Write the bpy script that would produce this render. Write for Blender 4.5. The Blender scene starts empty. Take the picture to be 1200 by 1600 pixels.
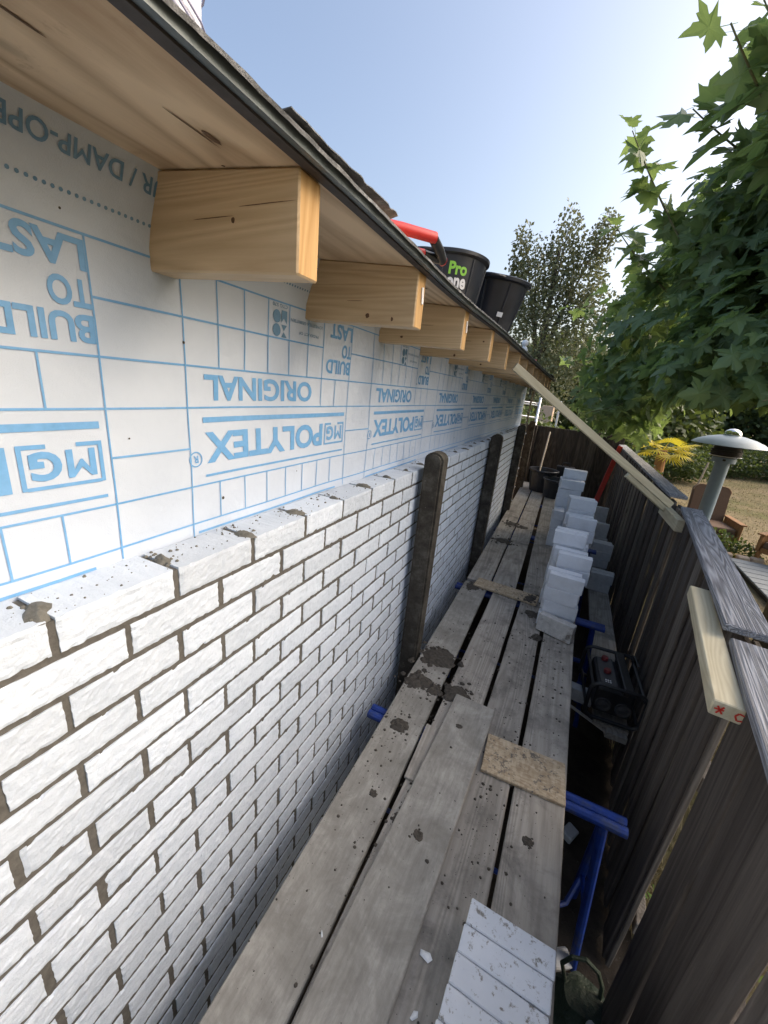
import bpy, bmesh, math, random
import numpy as np
from mathutils import Vector, Matrix, noise as mnoise

random.seed(7)
rng = np.random.default_rng(7)
S = bpy.context.scene
COL = S.collection
R = math.radians

# ------------------------------------------------------------------ camera, sky, sun, exposure
M = np.array([[0.8967, 0.2139, -0.3873], [0.4326, -0.2383, 0.8696], [0.0937, -0.9473, -0.3063]])
u_, _, vt_ = np.linalg.svd(M)
M = u_ @ vt_                                   # rows: world axes seen from the camera
cam_d = bpy.data.cameras.new('camera')
cam = bpy.data.objects.new('camera', cam_d)
COL.objects.link(cam)
cam_d.sensor_fit = 'VERTICAL'
cam_d.sensor_height = 24.0
cam_d.lens = 24.0 * 615.0 / 1600.0
cam_d.clip_start = 0.02
cam_d.clip_end = 2000.0
rot = Matrix(((M[0, 0], -M[0, 1], -M[0, 2]), (M[1, 0], -M[1, 1], -M[1, 2]), (M[2, 0], -M[2, 1], -M[2, 2])))
cam.matrix_world = rot.to_4x4()
S.camera = cam

SUN_EL, SUN_AZ = 34.0, 62.0
world = bpy.data.worlds.new('World')
S.world = world
world.use_nodes = True
wn = world.node_tree.nodes
sky = wn.new('ShaderNodeTexSky')
sky.sky_type = 'NISHITA'
sky.sun_disc = False
sky.sun_elevation = R(SUN_EL)
sky.sun_rotation = R(SUN_AZ)
sky.air_density = 1.0
sky.dust_density = 5.6
sky.ozone_density = 0.0
world.node_tree.links.new(sky.outputs[0], wn['Background'].inputs[0])
wn['Background'].inputs[1].default_value = 0.115
sun_d = bpy.data.lights.new('sun', 'SUN')
sun_d.energy = 0.5
sun_d.angle = R(75)
sun_d.color = (1.0, 0.98, 0.96)
sun = bpy.data.objects.new('sun', sun_d)
COL.objects.link(sun)
SUN_DIR = Vector((math.sin(R(SUN_AZ)) * math.cos(R(SUN_EL)), math.cos(R(SUN_AZ)) * math.cos(R(SUN_EL)), math.sin(R(SUN_EL))))
sun.rotation_euler = SUN_DIR.to_track_quat('Z', 'Y').to_euler()
sun.location = SUN_DIR * 60
S.view_settings.view_transform = 'Standard'
S.view_settings.look = 'None'
S.view_settings.gamma = 1.0
S.view_settings.use_curve_mapping = False
S.view_settings.exposure = 1.42

GZ = -2.5          # ground
DZ = -1.52         # top of the scaffold deck


def visible_px(p):
    """image position (768 wide) and depth of a world point, used only to pick which pieces show largest"""
    c = M.T @ np.asarray(p, float)
    if c[2] <= 0.05:
        return None
    return 384 + 0.64 * 615 * c[0] / c[2], 512 + 0.64 * 615 * c[1] / c[2], c[2]


# ------------------------------------------------------------------ helpers
def link(o, parent=None, world_loc=None):
    COL.objects.link(o)
    if parent is not None:
        o.parent = parent
    return o


def tag(o, label=None, cat=None, group=None, kind=None):
    if label: o['label'] = label
    if cat: o['category'] = cat
    if group: o['group'] = group
    if kind: o['kind'] = kind
    return o


def empty(name, loc, label, cat, group=None, rot=(0, 0, 0)):
    o = bpy.data.objects.new(name, None)
    o.empty_display_size = 0.05
    o.location = loc
    o.rotation_euler = rot
    COL.objects.link(o)
    return tag(o, label, cat, group)


def mesh_of(name, verts, faces, smooth=False):
    me = bpy.data.meshes.new(name)
    me.from_pydata([tuple(v) for v in verts], [], [tuple(f) for f in faces])
    if smooth:
        me.polygons.foreach_set('use_smooth', [True] * len(me.polygons))
    me.update()
    return me


def obj(name, me, mat, parent=None, loc=(0, 0, 0), rot=(0, 0, 0)):
    o = bpy.data.objects.new(name, me)
    if mat is not None and len(me.materials) == 0:
        me.materials.append(mat)
    elif mat is not None and me.materials[0] != mat:
        me2 = me.copy(); me2.materials.clear(); me2.materials.append(mat); o.data = me2
    o.location = loc
    o.rotation_euler = rot
    return link(o, parent)


def bm_mesh(name, bm, smooth=False):
    bmesh.ops.recalc_face_normals(bm, faces=bm.faces)
    me = bpy.data.meshes.new(name)
    bm.to_mesh(me)
    bm.free()
    if smooth:
        me.polygons.foreach_set('use_smooth', [True] * len(me.polygons))
    return me


def box_mesh(name, sx, sy, sz, bevel=0.0, cuts=(0, 0, 0), warp=0.0, seed=0, seg=1):
    """bevelled box centred on its origin, optionally subdivided along y and warped a little"""
    bm = bmesh.new()
    bmesh.ops.create_cube(bm, size=1.0)
    for v in bm.verts:
        v.co = Vector((v.co.x * sx, v.co.y * sy, v.co.z * sz))
    if bevel > 0:
        bmesh.ops.bevel(bm, geom=list(bm.edges), offset=bevel, segments=seg, affect='EDGES', profile=0.5)
    for ax, n in enumerate(cuts):
        L = (sx, sy, sz)[ax]
        for k in range(1, n + 1):
            no = [0, 0, 0]; no[ax] = 1
            co = [0, 0, 0]; co[ax] = -L / 2 + L * k / (n + 1)
            g = list(bm.verts) + list(bm.edges) + list(bm.faces)
            bmesh.ops.bisect_plane(bm, geom=g, plane_co=co, plane_no=no)
    if warp > 0:
        for v in bm.verts:
            q = v.co * 2.3 + Vector((seed * 7.1, seed * 3.3, seed * 1.7))
            n1 = mnoise.noise_vector(q)
            q2 = v.co * 14 + Vector((seed * 5.1, 2.2, seed))
            n2 = mnoise.noise_vector(q2)
            v.co += n1 * warp + n2 * warp * 0.25
    return bm_mesh(name, bm)


def merge(parts):
    """list of (verts, faces) -> one (verts, faces)"""
    V, F = [], []
    for v, f in parts:
        k = len(V)
        V.extend(v)
        F.extend([tuple(i + k for i in q) for q in f])
    return V, F


def box_vf(x0, x1, y0, y1, z0, z1):
    v = [(x0, y0, z0), (x1, y0, z0), (x1, y1, z0), (x0, y1, z0), (x0, y0, z1), (x1, y0, z1), (x1, y1, z1), (x0, y1, z1)]
    f = [(0, 3, 2, 1), (4, 5, 6, 7), (0, 1, 5, 4), (1, 2, 6, 5), (2, 3, 7, 6), (3, 0, 4, 7)]
    return v, f


def tube_vf(pts, r, n=8, cap=True):
    """round tube along a polyline; r a number or a list"""
    pts = [Vector(p) for p in pts]
    rs = r if isinstance(r, (list, tuple)) else [r] * len(pts)
    V, F = [], []
    ref = None
    for i, p in enumerate(pts):
        a = pts[max(i - 1, 0)]; b = pts[min(i + 1, len(pts) - 1)]
        d = (b - a).normalized()
        if ref is None:
            ref = d.orthogonal().normalized()
        ref = (ref - d * ref.dot(d))
        ref = ref.normalized() if ref.length > 1e-6 else d.orthogonal().normalized()
        w = d.cross(ref)
        for k in range(n):
            t = 2 * math.pi * k / n
            V.append(tuple(p + (ref * math.cos(t) + w * math.sin(t)) * rs[i]))
    for i in range(len(pts) - 1):
        for k in range(n):
            a = i * n + k; b = i * n + (k + 1) % n
            F.append((a, b, b + n, a + n))
    if cap:
        F.append(tuple(range(n - 1, -1, -1)))
        F.append(tuple(range((len(pts) - 1) * n, len(pts) * n)))
    return V, F


def lathe_vf(profile, n=32, close=False, sx=1.0, sy=1.0):
    """profile: list of (r, z)"""
    V, F = [], []
    for r, z in profile:
        for k in range(n):
            t = 2 * math.pi * k / n
            V.append((r * math.cos(t) * sx, r * math.sin(t) * sy, z))
    m = len(profile)
    for i in range(m - 1):
        for k in range(n):
            a = i * n + k; b = i * n + (k + 1) % n
            F.append((a, b, b + n, a + n))
    F.append(tuple(range(n - 1, -1, -1)))
    F.append(tuple(range((m - 1) * n, m * n)))
    return V, F


def vf_obj(name, vf, mat, parent=None, loc=(0, 0, 0), rot=(0, 0, 0), smooth=False):
    return obj(name, mesh_of(name, vf[0], vf[1], smooth), mat, parent, loc, rot)


def shade_auto(o, ang=35):
    me = o.data
    me.polygons.foreach_set('use_smooth', [True] * len(me.polygons))
    me.set_sharp_from_angle(angle=R(ang))
    return o


# ------------------------------------------------------------------ materials
class NT:
    def __init__(self, name):
        self.m = bpy.data.materials.new(name)
        self.m.use_nodes = True
        self.t = self.m.node_tree
        self.b = self.t.nodes['Principled BSDF']
        self.out = self.t.nodes['Material Output']

    def n(self, kind, **kw):
        nd = self.t.nodes.new(kind)
        for k, v in kw.items():
            if hasattr(nd, k) and not isinstance(v, (list,)) or k in ('operation', 'blend_type', 'data_type'):
                try:
                    setattr(nd, k, v); continue
                except Exception:
                    pass
            nd.inputs[k].default_value = v
        return nd

    def l(self, a, b):
        self.t.links.new(a, b)

    def coords(self, scale=(1, 1, 1), rand=True, kind='Object'):
        tc = self.t.nodes.new('ShaderNodeTexCoord')
        mp = self.t.nodes.new('ShaderNodeMapping')
        mp.inputs['Scale'].default_value = scale
        self.l(tc.outputs[kind], mp.inputs['Vector'])
        if rand:
            oi = self.t.nodes.new('ShaderNodeObjectInfo')
            ml = self.t.nodes.new('ShaderNodeMath'); ml.operation = 'MULTIPLY'; ml.inputs[1].default_value = 37.0
            self.l(oi.outputs['Random'], ml.inputs[0])
            self.l(ml.outputs[0], mp.inputs['Location'])
        return mp.outputs[0]

    def noise(self, vec, scale=5, detail=6, rough=0.6, dist=0.0):
        nd = self.t.nodes.new('ShaderNodeTexNoise')
        nd.inputs['Scale'].default_value = scale
        nd.inputs['Detail'].default_value = detail
        nd.inputs['Roughness'].default_value = rough
        nd.inputs['Distortion'].default_value = dist
        self.l(vec, nd.inputs['Vector'])
        return nd.outputs['Fac']

    def ramp(self, fac, stops, interp='LINEAR'):
        nd = self.t.nodes.new('ShaderNodeValToRGB')
        nd.color_ramp.interpolation = interp
        el = nd.color_ramp.elements
        while len(el) > 1:
            el.remove(el[-1])
        el[0].position = stops[0][0]; c = stops[0][1]
        el[0].color = (*c, 1) if len(c) == 3 else c
        for p, c in stops[1:]:
            e = el.new(p); e.color = (*c, 1) if len(c) == 3 else c
        self.l(fac, nd.inputs['Fac'])
        return nd.outputs['Color']

    def mix(self, fac, a, b, mode='MIX'):
        nd = self.t.nodes.new('ShaderNodeMix')
        nd.data_type = 'RGBA'; nd.blend_type = mode
        for s, v in ((0, fac), (6, a), (7, b)):
            if isinstance(v, (int, float)):
                nd.inputs[s].default_value = v
            elif isinstance(v, tuple):
                nd.inputs[s].default_value = (*v, 1) if len(v) == 3 else v
            else:
                self.l(v, nd.inputs[s])
        return nd.outputs[2]

    def math(self, op, a, b=None, clamp=False):
        nd = self.t.nodes.new('ShaderNodeMath'); nd.operation = op; nd.use_clamp = clamp
        for i, v in enumerate((a, b)):
            if v is None: continue
            if isinstance(v, (int, float)): nd.inputs[i].default_value = v
            else: self.l(v, nd.inputs[i])
        return nd.outputs[0]

    def rand(self):
        return self.t.nodes.new('ShaderNodeObjectInfo').outputs['Random']

    def hsv(self, col, v=1.0, s=1.0, h=0.5):
        nd = self.t.nodes.new('ShaderNodeHueSaturation')
        for k, x in (('Hue', h), ('Saturation', s), ('Value', v)):
            if isinstance(x, (int, float)): nd.inputs[k].default_value = x
            else: self.l(x, nd.inputs[k])
        self.l(col, nd.inputs['Color'])
        return nd.outputs[0]

    def rng(self, fac, lo, hi):
        nd = self.t.nodes.new('ShaderNodeMapRange')
        nd.inputs['To Min'].default_value = lo; nd.inputs['To Max'].default_value = hi
        self.l(fac, nd.inputs['Value'])
        return nd.outputs[0]

    def bump(self, height, strength=0.3, dist=0.01, chain=None):
        nd = self.t.nodes.new('ShaderNodeBump')
        nd.inputs['Strength'].default_value = strength
        nd.inputs['Distance'].default_value = dist
        self.l(height, nd.inputs['Height'])
        if chain is not None: self.l(chain, nd.inputs['Normal'])
        self.l(nd.outputs[0], self.b.inputs['Normal'])
        return nd.outputs[0]

    def col(self, c):
        if isinstance(c, tuple): self.b.inputs['Base Color'].default_value = (*c, 1)
        else: self.l(c, self.b.inputs['Base Color'])

    def set(self, rough=0.6, metal=0.0, spec=0.5, **kw):
        self.b.inputs['Roughness'].default_value = rough
        self.b.inputs['Metallic'].default_value = metal
        self.b.inputs['Specular IOR Level'].default_value = spec
        return self.m


def plain(name, c, rough=0.6, metal=0.0, spec=0.5, var=0.12, scale=18, bump=0.0, dirt=None):
    t = NT(name)
    v = t.coords()
    f = t.noise(v, scale, 6, 0.65)
    lo = tuple(x * (1 - var) for x in c); hi = tuple(min(1, x * (1 + var)) for x in c)
    cc = t.ramp(f, [(0.3, lo), (0.7, hi)])
    if dirt:
        f2 = t.noise(v, scale * 0.35, 8, 0.7)
        cc = t.mix(t.ramp(f2, [(0.52, (0, 0, 0)), (0.66, (1, 1, 1))]), cc, dirt)
    t.col(cc)
    if bump:
        t.bump(f, bump, 0.004)
    return t.set(rough, metal, spec)


def wood(name, dark, light, axis='Y', rings=9.0, rough=0.75, bump=0.25, vary=0.25, knots=True, streak=1.0, contrast=(0.3, 0.7), stain=None, stain_w=(0.55, 0.7), spec=0.3, fine=70, hue=0.0, st=0.09):
    """grain along the object's own axis"""
    t = NT(name)
    sc = {'X': (st, 1, 1), 'Y': (1, st, 1), 'Z': (1, 1, st)}[axis]
    v = t.coords(sc)
    warp = t.noise(v, rings * 0.55, 3, 0.5, 0.6)
    w2 = t.math('MULTIPLY', warp, rings * 3.4)
    ring = t.math('FRACT', w2)
    ring = t.math('SUBTRACT', ring, 0.5)
    ring = t.math('ABSOLUTE', ring)
    ring = t.math('MULTIPLY', ring, 2.0)
    fine_n = t.noise(v, fine, 5, 0.7)
    g = t.math('ADD', t.math('MULTIPLY', ring, 0.45 * streak), t.math('MULTIPLY', fine_n, 0.75))
    c = t.ramp(g, [(contrast[0], dark), (contrast[1] + 0.12, light)])
    if knots:
        vk = t.coords({'X': (0.45, 1, 1), 'Y': (1, 0.45, 1), 'Z': (1, 1, 0.45)}[axis])
        vo = t.t.nodes.new('ShaderNodeTexVoronoi')
        vo.inputs['Scale'].default_value = 4.2
        t.l(vk, vo.inputs['Vector'])
        kf = t.ramp(vo.outputs['Distance'], [(0.03, (1, 1, 1)), (0.09, (0, 0, 0))])
        c = t.mix(t.math('MULTIPLY', kf, 0.65), c, tuple(x * 0.35 for x in dark))
    if stain:
        vs = t.coords((1, 1, 1))
        sf = t.noise(vs, 5.5, 9, 0.72, 0.3)
        c = t.mix(t.ramp(sf, [(stain_w[0], (0, 0, 0)), (stain_w[1], (1, 1, 1))]), c, stain)
    c = t.hsv(c, v=t.rng(t.rand(), 1 - vary, 1 + vary), h=t.rng(t.rand(), 0.5 - hue, 0.5 + hue))
    t.col(c)
    t.bump(g, bump, 0.006)
    return t.set(rough, 0, spec)


def make_leaf_mat(name, dark, mid, light, trans=(0.35, 0.5, 0.05), tfac=0.3, rough=0.5):
    t = NT(name)
    at = t.t.nodes.new('ShaderNodeAttribute'); at.attribute_name = 'tint'
    v = t.coords(rand=False)
    n = t.noise(v, 30, 3, 0.6)
    f = t.math('ADD', at.outputs['Fac'], t.math('MULTIPLY', t.math('SUBTRACT', n, 0.5), 0.25))
    c = t.ramp(f, [(0.05, dark), (0.5, mid), (0.95, light)])
    t.col(c)
    t.set(rough, 0, 0.4)
    tr = t.t.nodes.new('ShaderNodeBsdfTranslucent')
    t.l(t.mix(0.55, c, trans), tr.inputs['Color'])
    mx = t.t.nodes.new('ShaderNodeMixShader')
    mx.inputs[0].default_value = tfac
    t.l(t.b.outputs[0], mx.inputs[1]); t.l(tr.outputs[0], mx.inputs[2])
    t.l(mx.outputs[0], t.out.inputs['Surface'])
    return t.m


MAT = {}

# building foil: white woven membrane
t = NT('foil_white')
v = t.coords(rand=False)
wv = t.t.nodes.new('ShaderNodeTexVoronoi'); wv.inputs['Scale'].default_value = 420
t.l(v, wv.inputs['Vector'])
n1 = t.noise(v, 3.0, 5, 0.6)
n2 = t.noise(v, 16, 8, 0.75)
c = t.ramp(n1, [(0.3, (0.51, 0.58, 0.685)), (0.7, (0.58, 0.65, 0.755))])
c = t.mix(t.ramp(n2, [(0.66, (0, 0, 0)), (0.8, (0.5, 0.5, 0.5))]), c, (0.52, 0.51, 0.5))
t.col(c)
b1 = t.bump(wv.outputs['Distance'], 0.25, 0.001)
b2 = t.bump(n1, 0.5, 0.02, b1)
t.bump(t.noise(t.coords((1, .5, 1), rand=False), 8, 3, 0.5, 1.2), 0.3, 0.01, b2)
MAT['foil'] = t.set(0.55, 0, 0.35)


def print_mat(name, c):
    t = NT(name)
    v = t.coords(rand=False)
    n = t.noise(v, 55, 6, 0.7)
    n2 = t.noise(v, 5, 3, 0.6)
    cc = t.ramp(n, [(0.25, tuple(x * 1.25 + 0.03 for x in c)), (0.75, c)])
    cc = t.mix(t.math('MULTIPLY', n2, 0.3), cc, (0.45, 0.6, 0.75))
    t.col(cc)
    return t.set(0.5, 0, 0.4)


MAT['ink'] = print_mat('ink_blue', (0.085, 0.285, 0.56))
MAT['ink_dark'] = print_mat('ink_dark_blue', (0.06, 0.17, 0.30))

# white rough sand-lime brick
t = NT('white_brick')
v = t.coords((1, 1, 1), kind='Object')
va = t.coords((1, 0.85, 1.1))
n1 = t.noise(va, 85, 7, 0.75, 0.3)
n2 = t.noise(v, 190, 3, 0.6)
n3 = t.noise(v, 9, 4, 0.6)
c = t.ramp(n3, [(0.3, (0.55, 0.62, 0.715)), (0.7, (0.65, 0.72, 0.815))])
c = t.hsv(c, v=t.rng(t.rand(), 0.88, 1.05))
sp = t.noise(v, 75, 5, 0.8)
c = t.mix(t.ramp(sp, [(0.70, (0, 0, 0)), (0.78, (0.5, 0.5, 0.5))]), c, (0.33, 0.32, 0.30))
t.col(c)
b = t.bump(n1, 0.55, 0.0045)
t.bump(n2, 0.35, 0.002, b)
MAT['brick'] = t.set(0.8, 0, 0.25)

t = NT('white_brick_ribbed')     # wire cut top / smooth loose bricks
v = t.coords()
n1 = t.noise(v, 40, 6, 0.7)
n3 = t.noise(v, 7, 5, 0.65)
c = t.ramp(n3, [(0.3, (0.64, 0.68, 0.74)), (0.7, (0.75, 0.78, 0.83))])
sp = t.noise(v, 46, 6, 0.75)
c = t.mix(t.ramp(sp, [(0.565, (0, 0, 0)), (0.64, (1, 1, 1))]), c, (0.25, 0.24, 0.22))
c = t.hsv(c, v=t.rng(t.rand(), 0.9, 1.03))
t.col(c)
t.bump(n1, 0.35, 0.004)
MAT['brick_loose'] = t.set(0.8, 0, 0.25)
MAT['brick_clean'] = plain('white_brick_clean', (0.70, 0.735, 0.79), 0.8, var=0.09, scale=12, bump=0.35)
MAT['brick_dirty'] = plain('white_brick_dirty', (0.55, 0.54, 0.52), 0.85, var=0.2, scale=30, bump=0.4, dirt=(0.17, 0.15, 0.13))
MAT['block_shade_grey'] = plain('grey_block_shade', (0.50, 0.51, 0.52), 0.85, var=0.12, scale=30, bump=0.3)  # shade on the fence side bricks put into this grey; rubble shares it
MAT['mortar'] = plain('mortar_grey', (0.098, 0.092, 0.082), 0.95, var=0.3, scale=60, bump=0.6)
MAT['mortar_wet'] = plain('mortar_wet', (0.135, 0.13, 0.112), 0.75, var=0.4, scale=45, bump=0.8)
MAT['mortar_soil'] = plain('mortar_crumbs', (0.065, 0.056, 0.045), 0.75, var=0.5, scale=60, bump=0.8)

MAT['plank'] = wood('scaffold_plank', (0.265, 0.245, 0.215), (0.51, 0.475, 0.425), 'Y', 7, 0.85, 0.35, 0.12, True, 0.7, (0.25, 0.8), (0.17, 0.16, 0.145), (0.48, 0.70), 0.25, 60, 0.0, 0.05)
t = NT('cement_plank')
v = t.coords()
vg = t.coords((1, 0.12, 1))
n1 = t.noise(v, 6, 9, 0.7, 0.4); n2 = t.noise(vg, 70, 5, 0.7); n3 = t.noise(v, 22, 6, 0.7)
c = t.ramp(n1, [(0.28, (0.215, 0.205, 0.182)), (0.5, (0.32, 0.308, 0.278)), (0.70, (0.48, 0.463, 0.425))])
c = t.mix(t.ramp(n2, [(0.35, (0.35, 0.35, 0.35)), (0.6, (0, 0, 0))]), c, (0.13, 0.12, 0.11))
c = t.mix(t.ramp(n3, [(0.6, (0, 0, 0)), (0.75, (0.7, 0.7, 0.7))]), c, (0.40, 0.39, 0.37))
t.col(c)
b = t.bump(n2, 0.25, 0.004)
t.bump(n3, 0.3, 0.004, b)
MAT['plank_cement'] = t.set(0.85, 0, 0.3)

MAT['fence'] = wood('fence_wood', (0.055, 0.045, 0.038), (0.225, 0.195, 0.168), 'Z', 6, 0.8, 0.7, 0.42, True, 0.6, (0.2, 0.85), None, spec=0.3, fine=85, hue=0.012, st=0.045)
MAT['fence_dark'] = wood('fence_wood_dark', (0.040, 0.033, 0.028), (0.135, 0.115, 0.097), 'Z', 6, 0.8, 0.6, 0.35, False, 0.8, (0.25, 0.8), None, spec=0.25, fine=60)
MAT['cap'] = wood('weathered_cap', (0.10, 0.10, 0.108), (0.44, 0.45, 0.48), 'Y', 13, 0.75, 0.9, 0.1, True, 1.0, (0.25, 0.8), None, spec=0.3, fine=110, st=0.035)
MAT['pale_timber'] = wood('pale_timber', (0.50, 0.43, 0.28), (0.72, 0.66, 0.48), 'Y', 7, 0.6, 0.12, 0.06, True, 0.7, (0.2, 0.8), None, fine=60)
MAT['joist'] = wood('joist_pine', (0.44, 0.315, 0.185), (0.63, 0.48, 0.305), 'X', 9, 0.6, 0.15, 0.08, True, 1.0, (0.15, 0.9), None, fine=85, st=0.05)
MAT['joist_end'] = wood('joist_end_grain', (0.40, 0.23, 0.09), (0.60, 0.40, 0.19), 'Z', 8, 0.75, 0.3, 0.08, False, 0.9, (0.2, 0.8), None, fine=50)
MAT['plywood'] = wood('soffit_plywood', (0.30, 0.185, 0.10), (0.68, 0.52, 0.345), 'Y', 4.0, 0.6, 0.08, 0.06, True, 1.4, (0.05, 0.75), (0.27, 0.165, 0.10), (0.60, 0.76), fine=26, st=0.14)
MAT['dark_edge'] = plain('dark_edge_board', (0.045, 0.038, 0.036), 0.7, var=0.4, scale=30)
MAT['trim_grey'] = plain('grey_edge_trim', (0.13, 0.155, 0.165), 0.45, 0.3, var=0.12)
t = NT('roof_felt')
v = t.coords()
n1 = t.noise(v, 24, 8, 0.75); n2 = t.noise(v, 150, 2, 0.5)
t.col(t.ramp(n1, [(0.3, (0.05, 0.055, 0.06)), (0.52, (0.16, 0.165, 0.17)), (0.7, (0.40, 0.41, 0.42))]))
t.bump(n1, 0.9, 0.01)
MAT['felt'] = t.set(0.6, 0, 0.5)
t = NT('concrete_post')
v = t.coords()
n1 = t.noise(v, 9, 9, 0.75); n2 = t.noise(v, 70, 4, 0.7)
c = t.ramp(n1, [(0.32, (0.030, 0.026, 0.021)), (0.5, (0.064, 0.056, 0.046)), (0.68, (0.135, 0.125, 0.105))])
c = t.mix(t.ramp(n2, [(0.66, (0, 0, 0)), (0.72, (1, 1, 1))]), c, (0.20, 0.18, 0.16))
t.col(c); t.bump(n2, 0.4, 0.006)
MAT['post'] = t.set(0.9, 0, 0.2)
MAT['blue_steel'] = plain('blue_steel', (0.008, 0.036, 0.22), 0.42, 0.0, 0.5, var=0.35, scale=16, bump=0.15, dirt=(0.06, 0.075, 0.12))
MAT['black_plastic'] = plain('black_plastic', (0.018, 0.019, 0.022), 0.42, var=0.35, scale=12)
MAT['tub_black'] = plain('tub_plastic', (0.020, 0.024, 0.034), 0.38, var=0.35, scale=9, dirt=(0.055, 0.058, 0.065))
MAT['radio_grey'] = plain('radio_grey', (0.055, 0.055, 0.06), 0.5, var=0.2)
MAT['red_plastic'] = plain('red_plastic', (0.62, 0.035, 0.03), 0.4, var=0.1)
MAT['dark_red'] = plain('dark_red_plastic', (0.16, 0.025, 0.03), 0.45, var=0.15)
MAT['red_paint'] = plain('red_paint', (0.55, 0.04, 0.025), 0.5, var=0.2, scale=25)
MAT['white_print'] = plain('white_print', (0.75, 0.76, 0.78), 0.5, var=0.05)
MAT['green_print'] = plain('green_print', (0.28, 0.62, 0.08), 0.5, var=0.05)
MAT['white_plastic'] = plain('white_plastic', (0.72, 0.74, 0.76), 0.35, var=0.08)
MAT['wrap'] = plain('white_net_wrap', (0.68, 0.68, 0.72), 0.6, var=0.15, scale=60, bump=0.4)
MAT['wrap_line'] = plain('lilac_net_cord', (0.30, 0.30, 0.42), 0.6)
MAT['tan_handle'] = plain('tan_handle', (0.34, 0.29, 0.22), 0.6, var=0.15)
MAT['alu'] = plain('aluminium', (0.75, 0.76, 0.78), 0.35, 0.6, var=0.06)
MAT['heater_paint'] = plain('heater_silver', (0.19, 0.26, 0.33), 0.42, 0.0, var=0.06)
t = NT('chrome'); t.col((0.75, 0.76, 0.78)); MAT['chrome'] = t.set(0.08, 1.0)
MAT['heater_dark'] = plain('heater_dark', (0.035, 0.032, 0.03), 0.6, 0.4)
MAT['chair_brown'] = plain('chair_brown_cloth', (0.135, 0.082, 0.052), 0.85, var=0.15, scale=60, bump=0.3)
MAT['chair_piping'] = plain('chair_piping', (0.32, 0.21, 0.12), 0.8)
MAT['orange_wood'] = wood('orange_wood', (0.22, 0.10, 0.035), (0.40, 0.21, 0.085), 'Z', 7, 0.65, 0.3, 0.15, True, 0.8, (0.2, 0.8), None)
MAT['deck_grey'] = plain('grey_decking', (0.16, 0.18, 0.195), 0.65, var=0.12, scale=12)
MAT['bark'] = plain('bark', (0.10, 0.088, 0.068), 0.9, var=0.35, scale=14, bump=0.8)
MAT['twig'] = plain('green_twig', (0.16, 0.16, 0.075), 0.7, var=0.25)
MAT['render_wall'] = plain('pale_render', (0.55, 0.42, 0.32), 0.9, var=0.08)

t = NT('osb_board')
v = t.coords()
vo = t.t.nodes.new('ShaderNodeTexVoronoi'); vo.inputs['Scale'].default_value = 95; vo.feature = 'F1'
mp = t.t.nodes.new('ShaderNodeMapping'); mp.inputs['Scale'].default_value = (1.0, 0.32, 1); mp.inputs['Rotation'].default_value = (0, 0, 0.6)
t.l(v, mp.inputs['Vector'])
nz = t.t.nodes.new('ShaderNodeTexNoise'); nz.inputs['Scale'].default_value = 12; t.l(mp.outputs[0], nz.inputs['Vector'])
vm = t.mix(0.02, mp.outputs[0], nz.outputs['Color'])
t.l(vm, vo.inputs['Vector'])
sep = t.t.nodes.new('ShaderNodeSeparateColor'); t.l(vo.outputs['Color'], sep.inputs[0])
c = t.ramp(sep.outputs[0], [(0.1, (0.42, 0.32, 0.22)), (0.5, (0.52, 0.42, 0.29)), (0.9, (0.62, 0.52, 0.38))])
mp2 = t.t.nodes.new('ShaderNodeMapping'); mp2.inputs['Scale'].default_value = (0.3, 1.0, 1); mp2.inputs['Rotation'].default_value = (0, 0, 0.25)
t.l(v, mp2.inputs['Vector'])
vo2 = t.t.nodes.new('ShaderNodeTexVoronoi'); vo2.inputs['Scale'].default_value = 120
t.l(mp2.outputs[0], vo2.inputs['Vector'])
sep2 = t.t.nodes.new('ShaderNodeSeparateColor'); t.l(vo2.outputs['Color'], sep2.inputs[0])
c = t.mix(0.5, c, t.ramp(sep2.outputs[0], [(0.1, (0.31, 0.22, 0.13)), (0.9, (0.56, 0.465, 0.33))]))
sp = t.noise(v, 60, 8, 0.75); sp1 = t.noise(v, 9, 5, 0.7)
c = t.mix(t.ramp(t.math('ADD', sp, t.math('MULTIPLY', sp1, 0.5)), [(0.80, (0, 0, 0)), (0.88, (0.9, 0.9, 0.9))]), c, (0.12, 0.11, 0.10))
t.col(c); t.bump(sep.outputs[0], 0.25, 0.003)
MAT['osb'] = t.set(0.75, 0, 0.3)

t = NT('dry_lawn')
v = t.coords(rand=False)
n1 = t.noise(v, 0.7, 6, 0.65); n2 = t.noise(v, 9, 8, 0.75); n3 = t.noise(v, 60, 3, 0.6)
c = t.ramp(n1, [(0.35, (0.15, 0.155, 0.06)), (0.5, (0.27, 0.22, 0.125)), (0.7, (0.33, 0.26, 0.165))])
c = t.mix(t.ramp(n2, [(0.4, (0.7, 0.7, 0.7)), (0.6, (0, 0, 0))]), c, (0.15, 0.125, 0.075))
t.col(c); t.bump(n3, 0.8, 0.03)
MAT['lawn'] = t.set(0.95, 0, 0.1)
t = NT('passage_soil')
v = t.coords(rand=False)
n1 = t.noise(v, 4, 8, 0.7); n2 = t.noise(v, 30, 6, 0.75)
c = t.ramp(n1, [(0.3, (0.035, 0.028, 0.022)), (0.7, (0.085, 0.07, 0.055))])
c = t.mix(t.ramp(n2, [(0.62, (0, 0, 0)), (0.72, (1, 1, 1))]), c, (0.17, 0.15, 0.13))
t.col(c); t.bump(n2, 0.9, 0.03)
MAT['soil'] = t.set(0.95, 0, 0.1)
MAT['dry_grass'] = make_leaf_mat('dry_grass', (0.13, 0.11, 0.06), (0.24, 0.20, 0.11), (0.36, 0.30, 0.18), (0.4, 0.33, 0.15), 0.2, 0.7)
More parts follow.
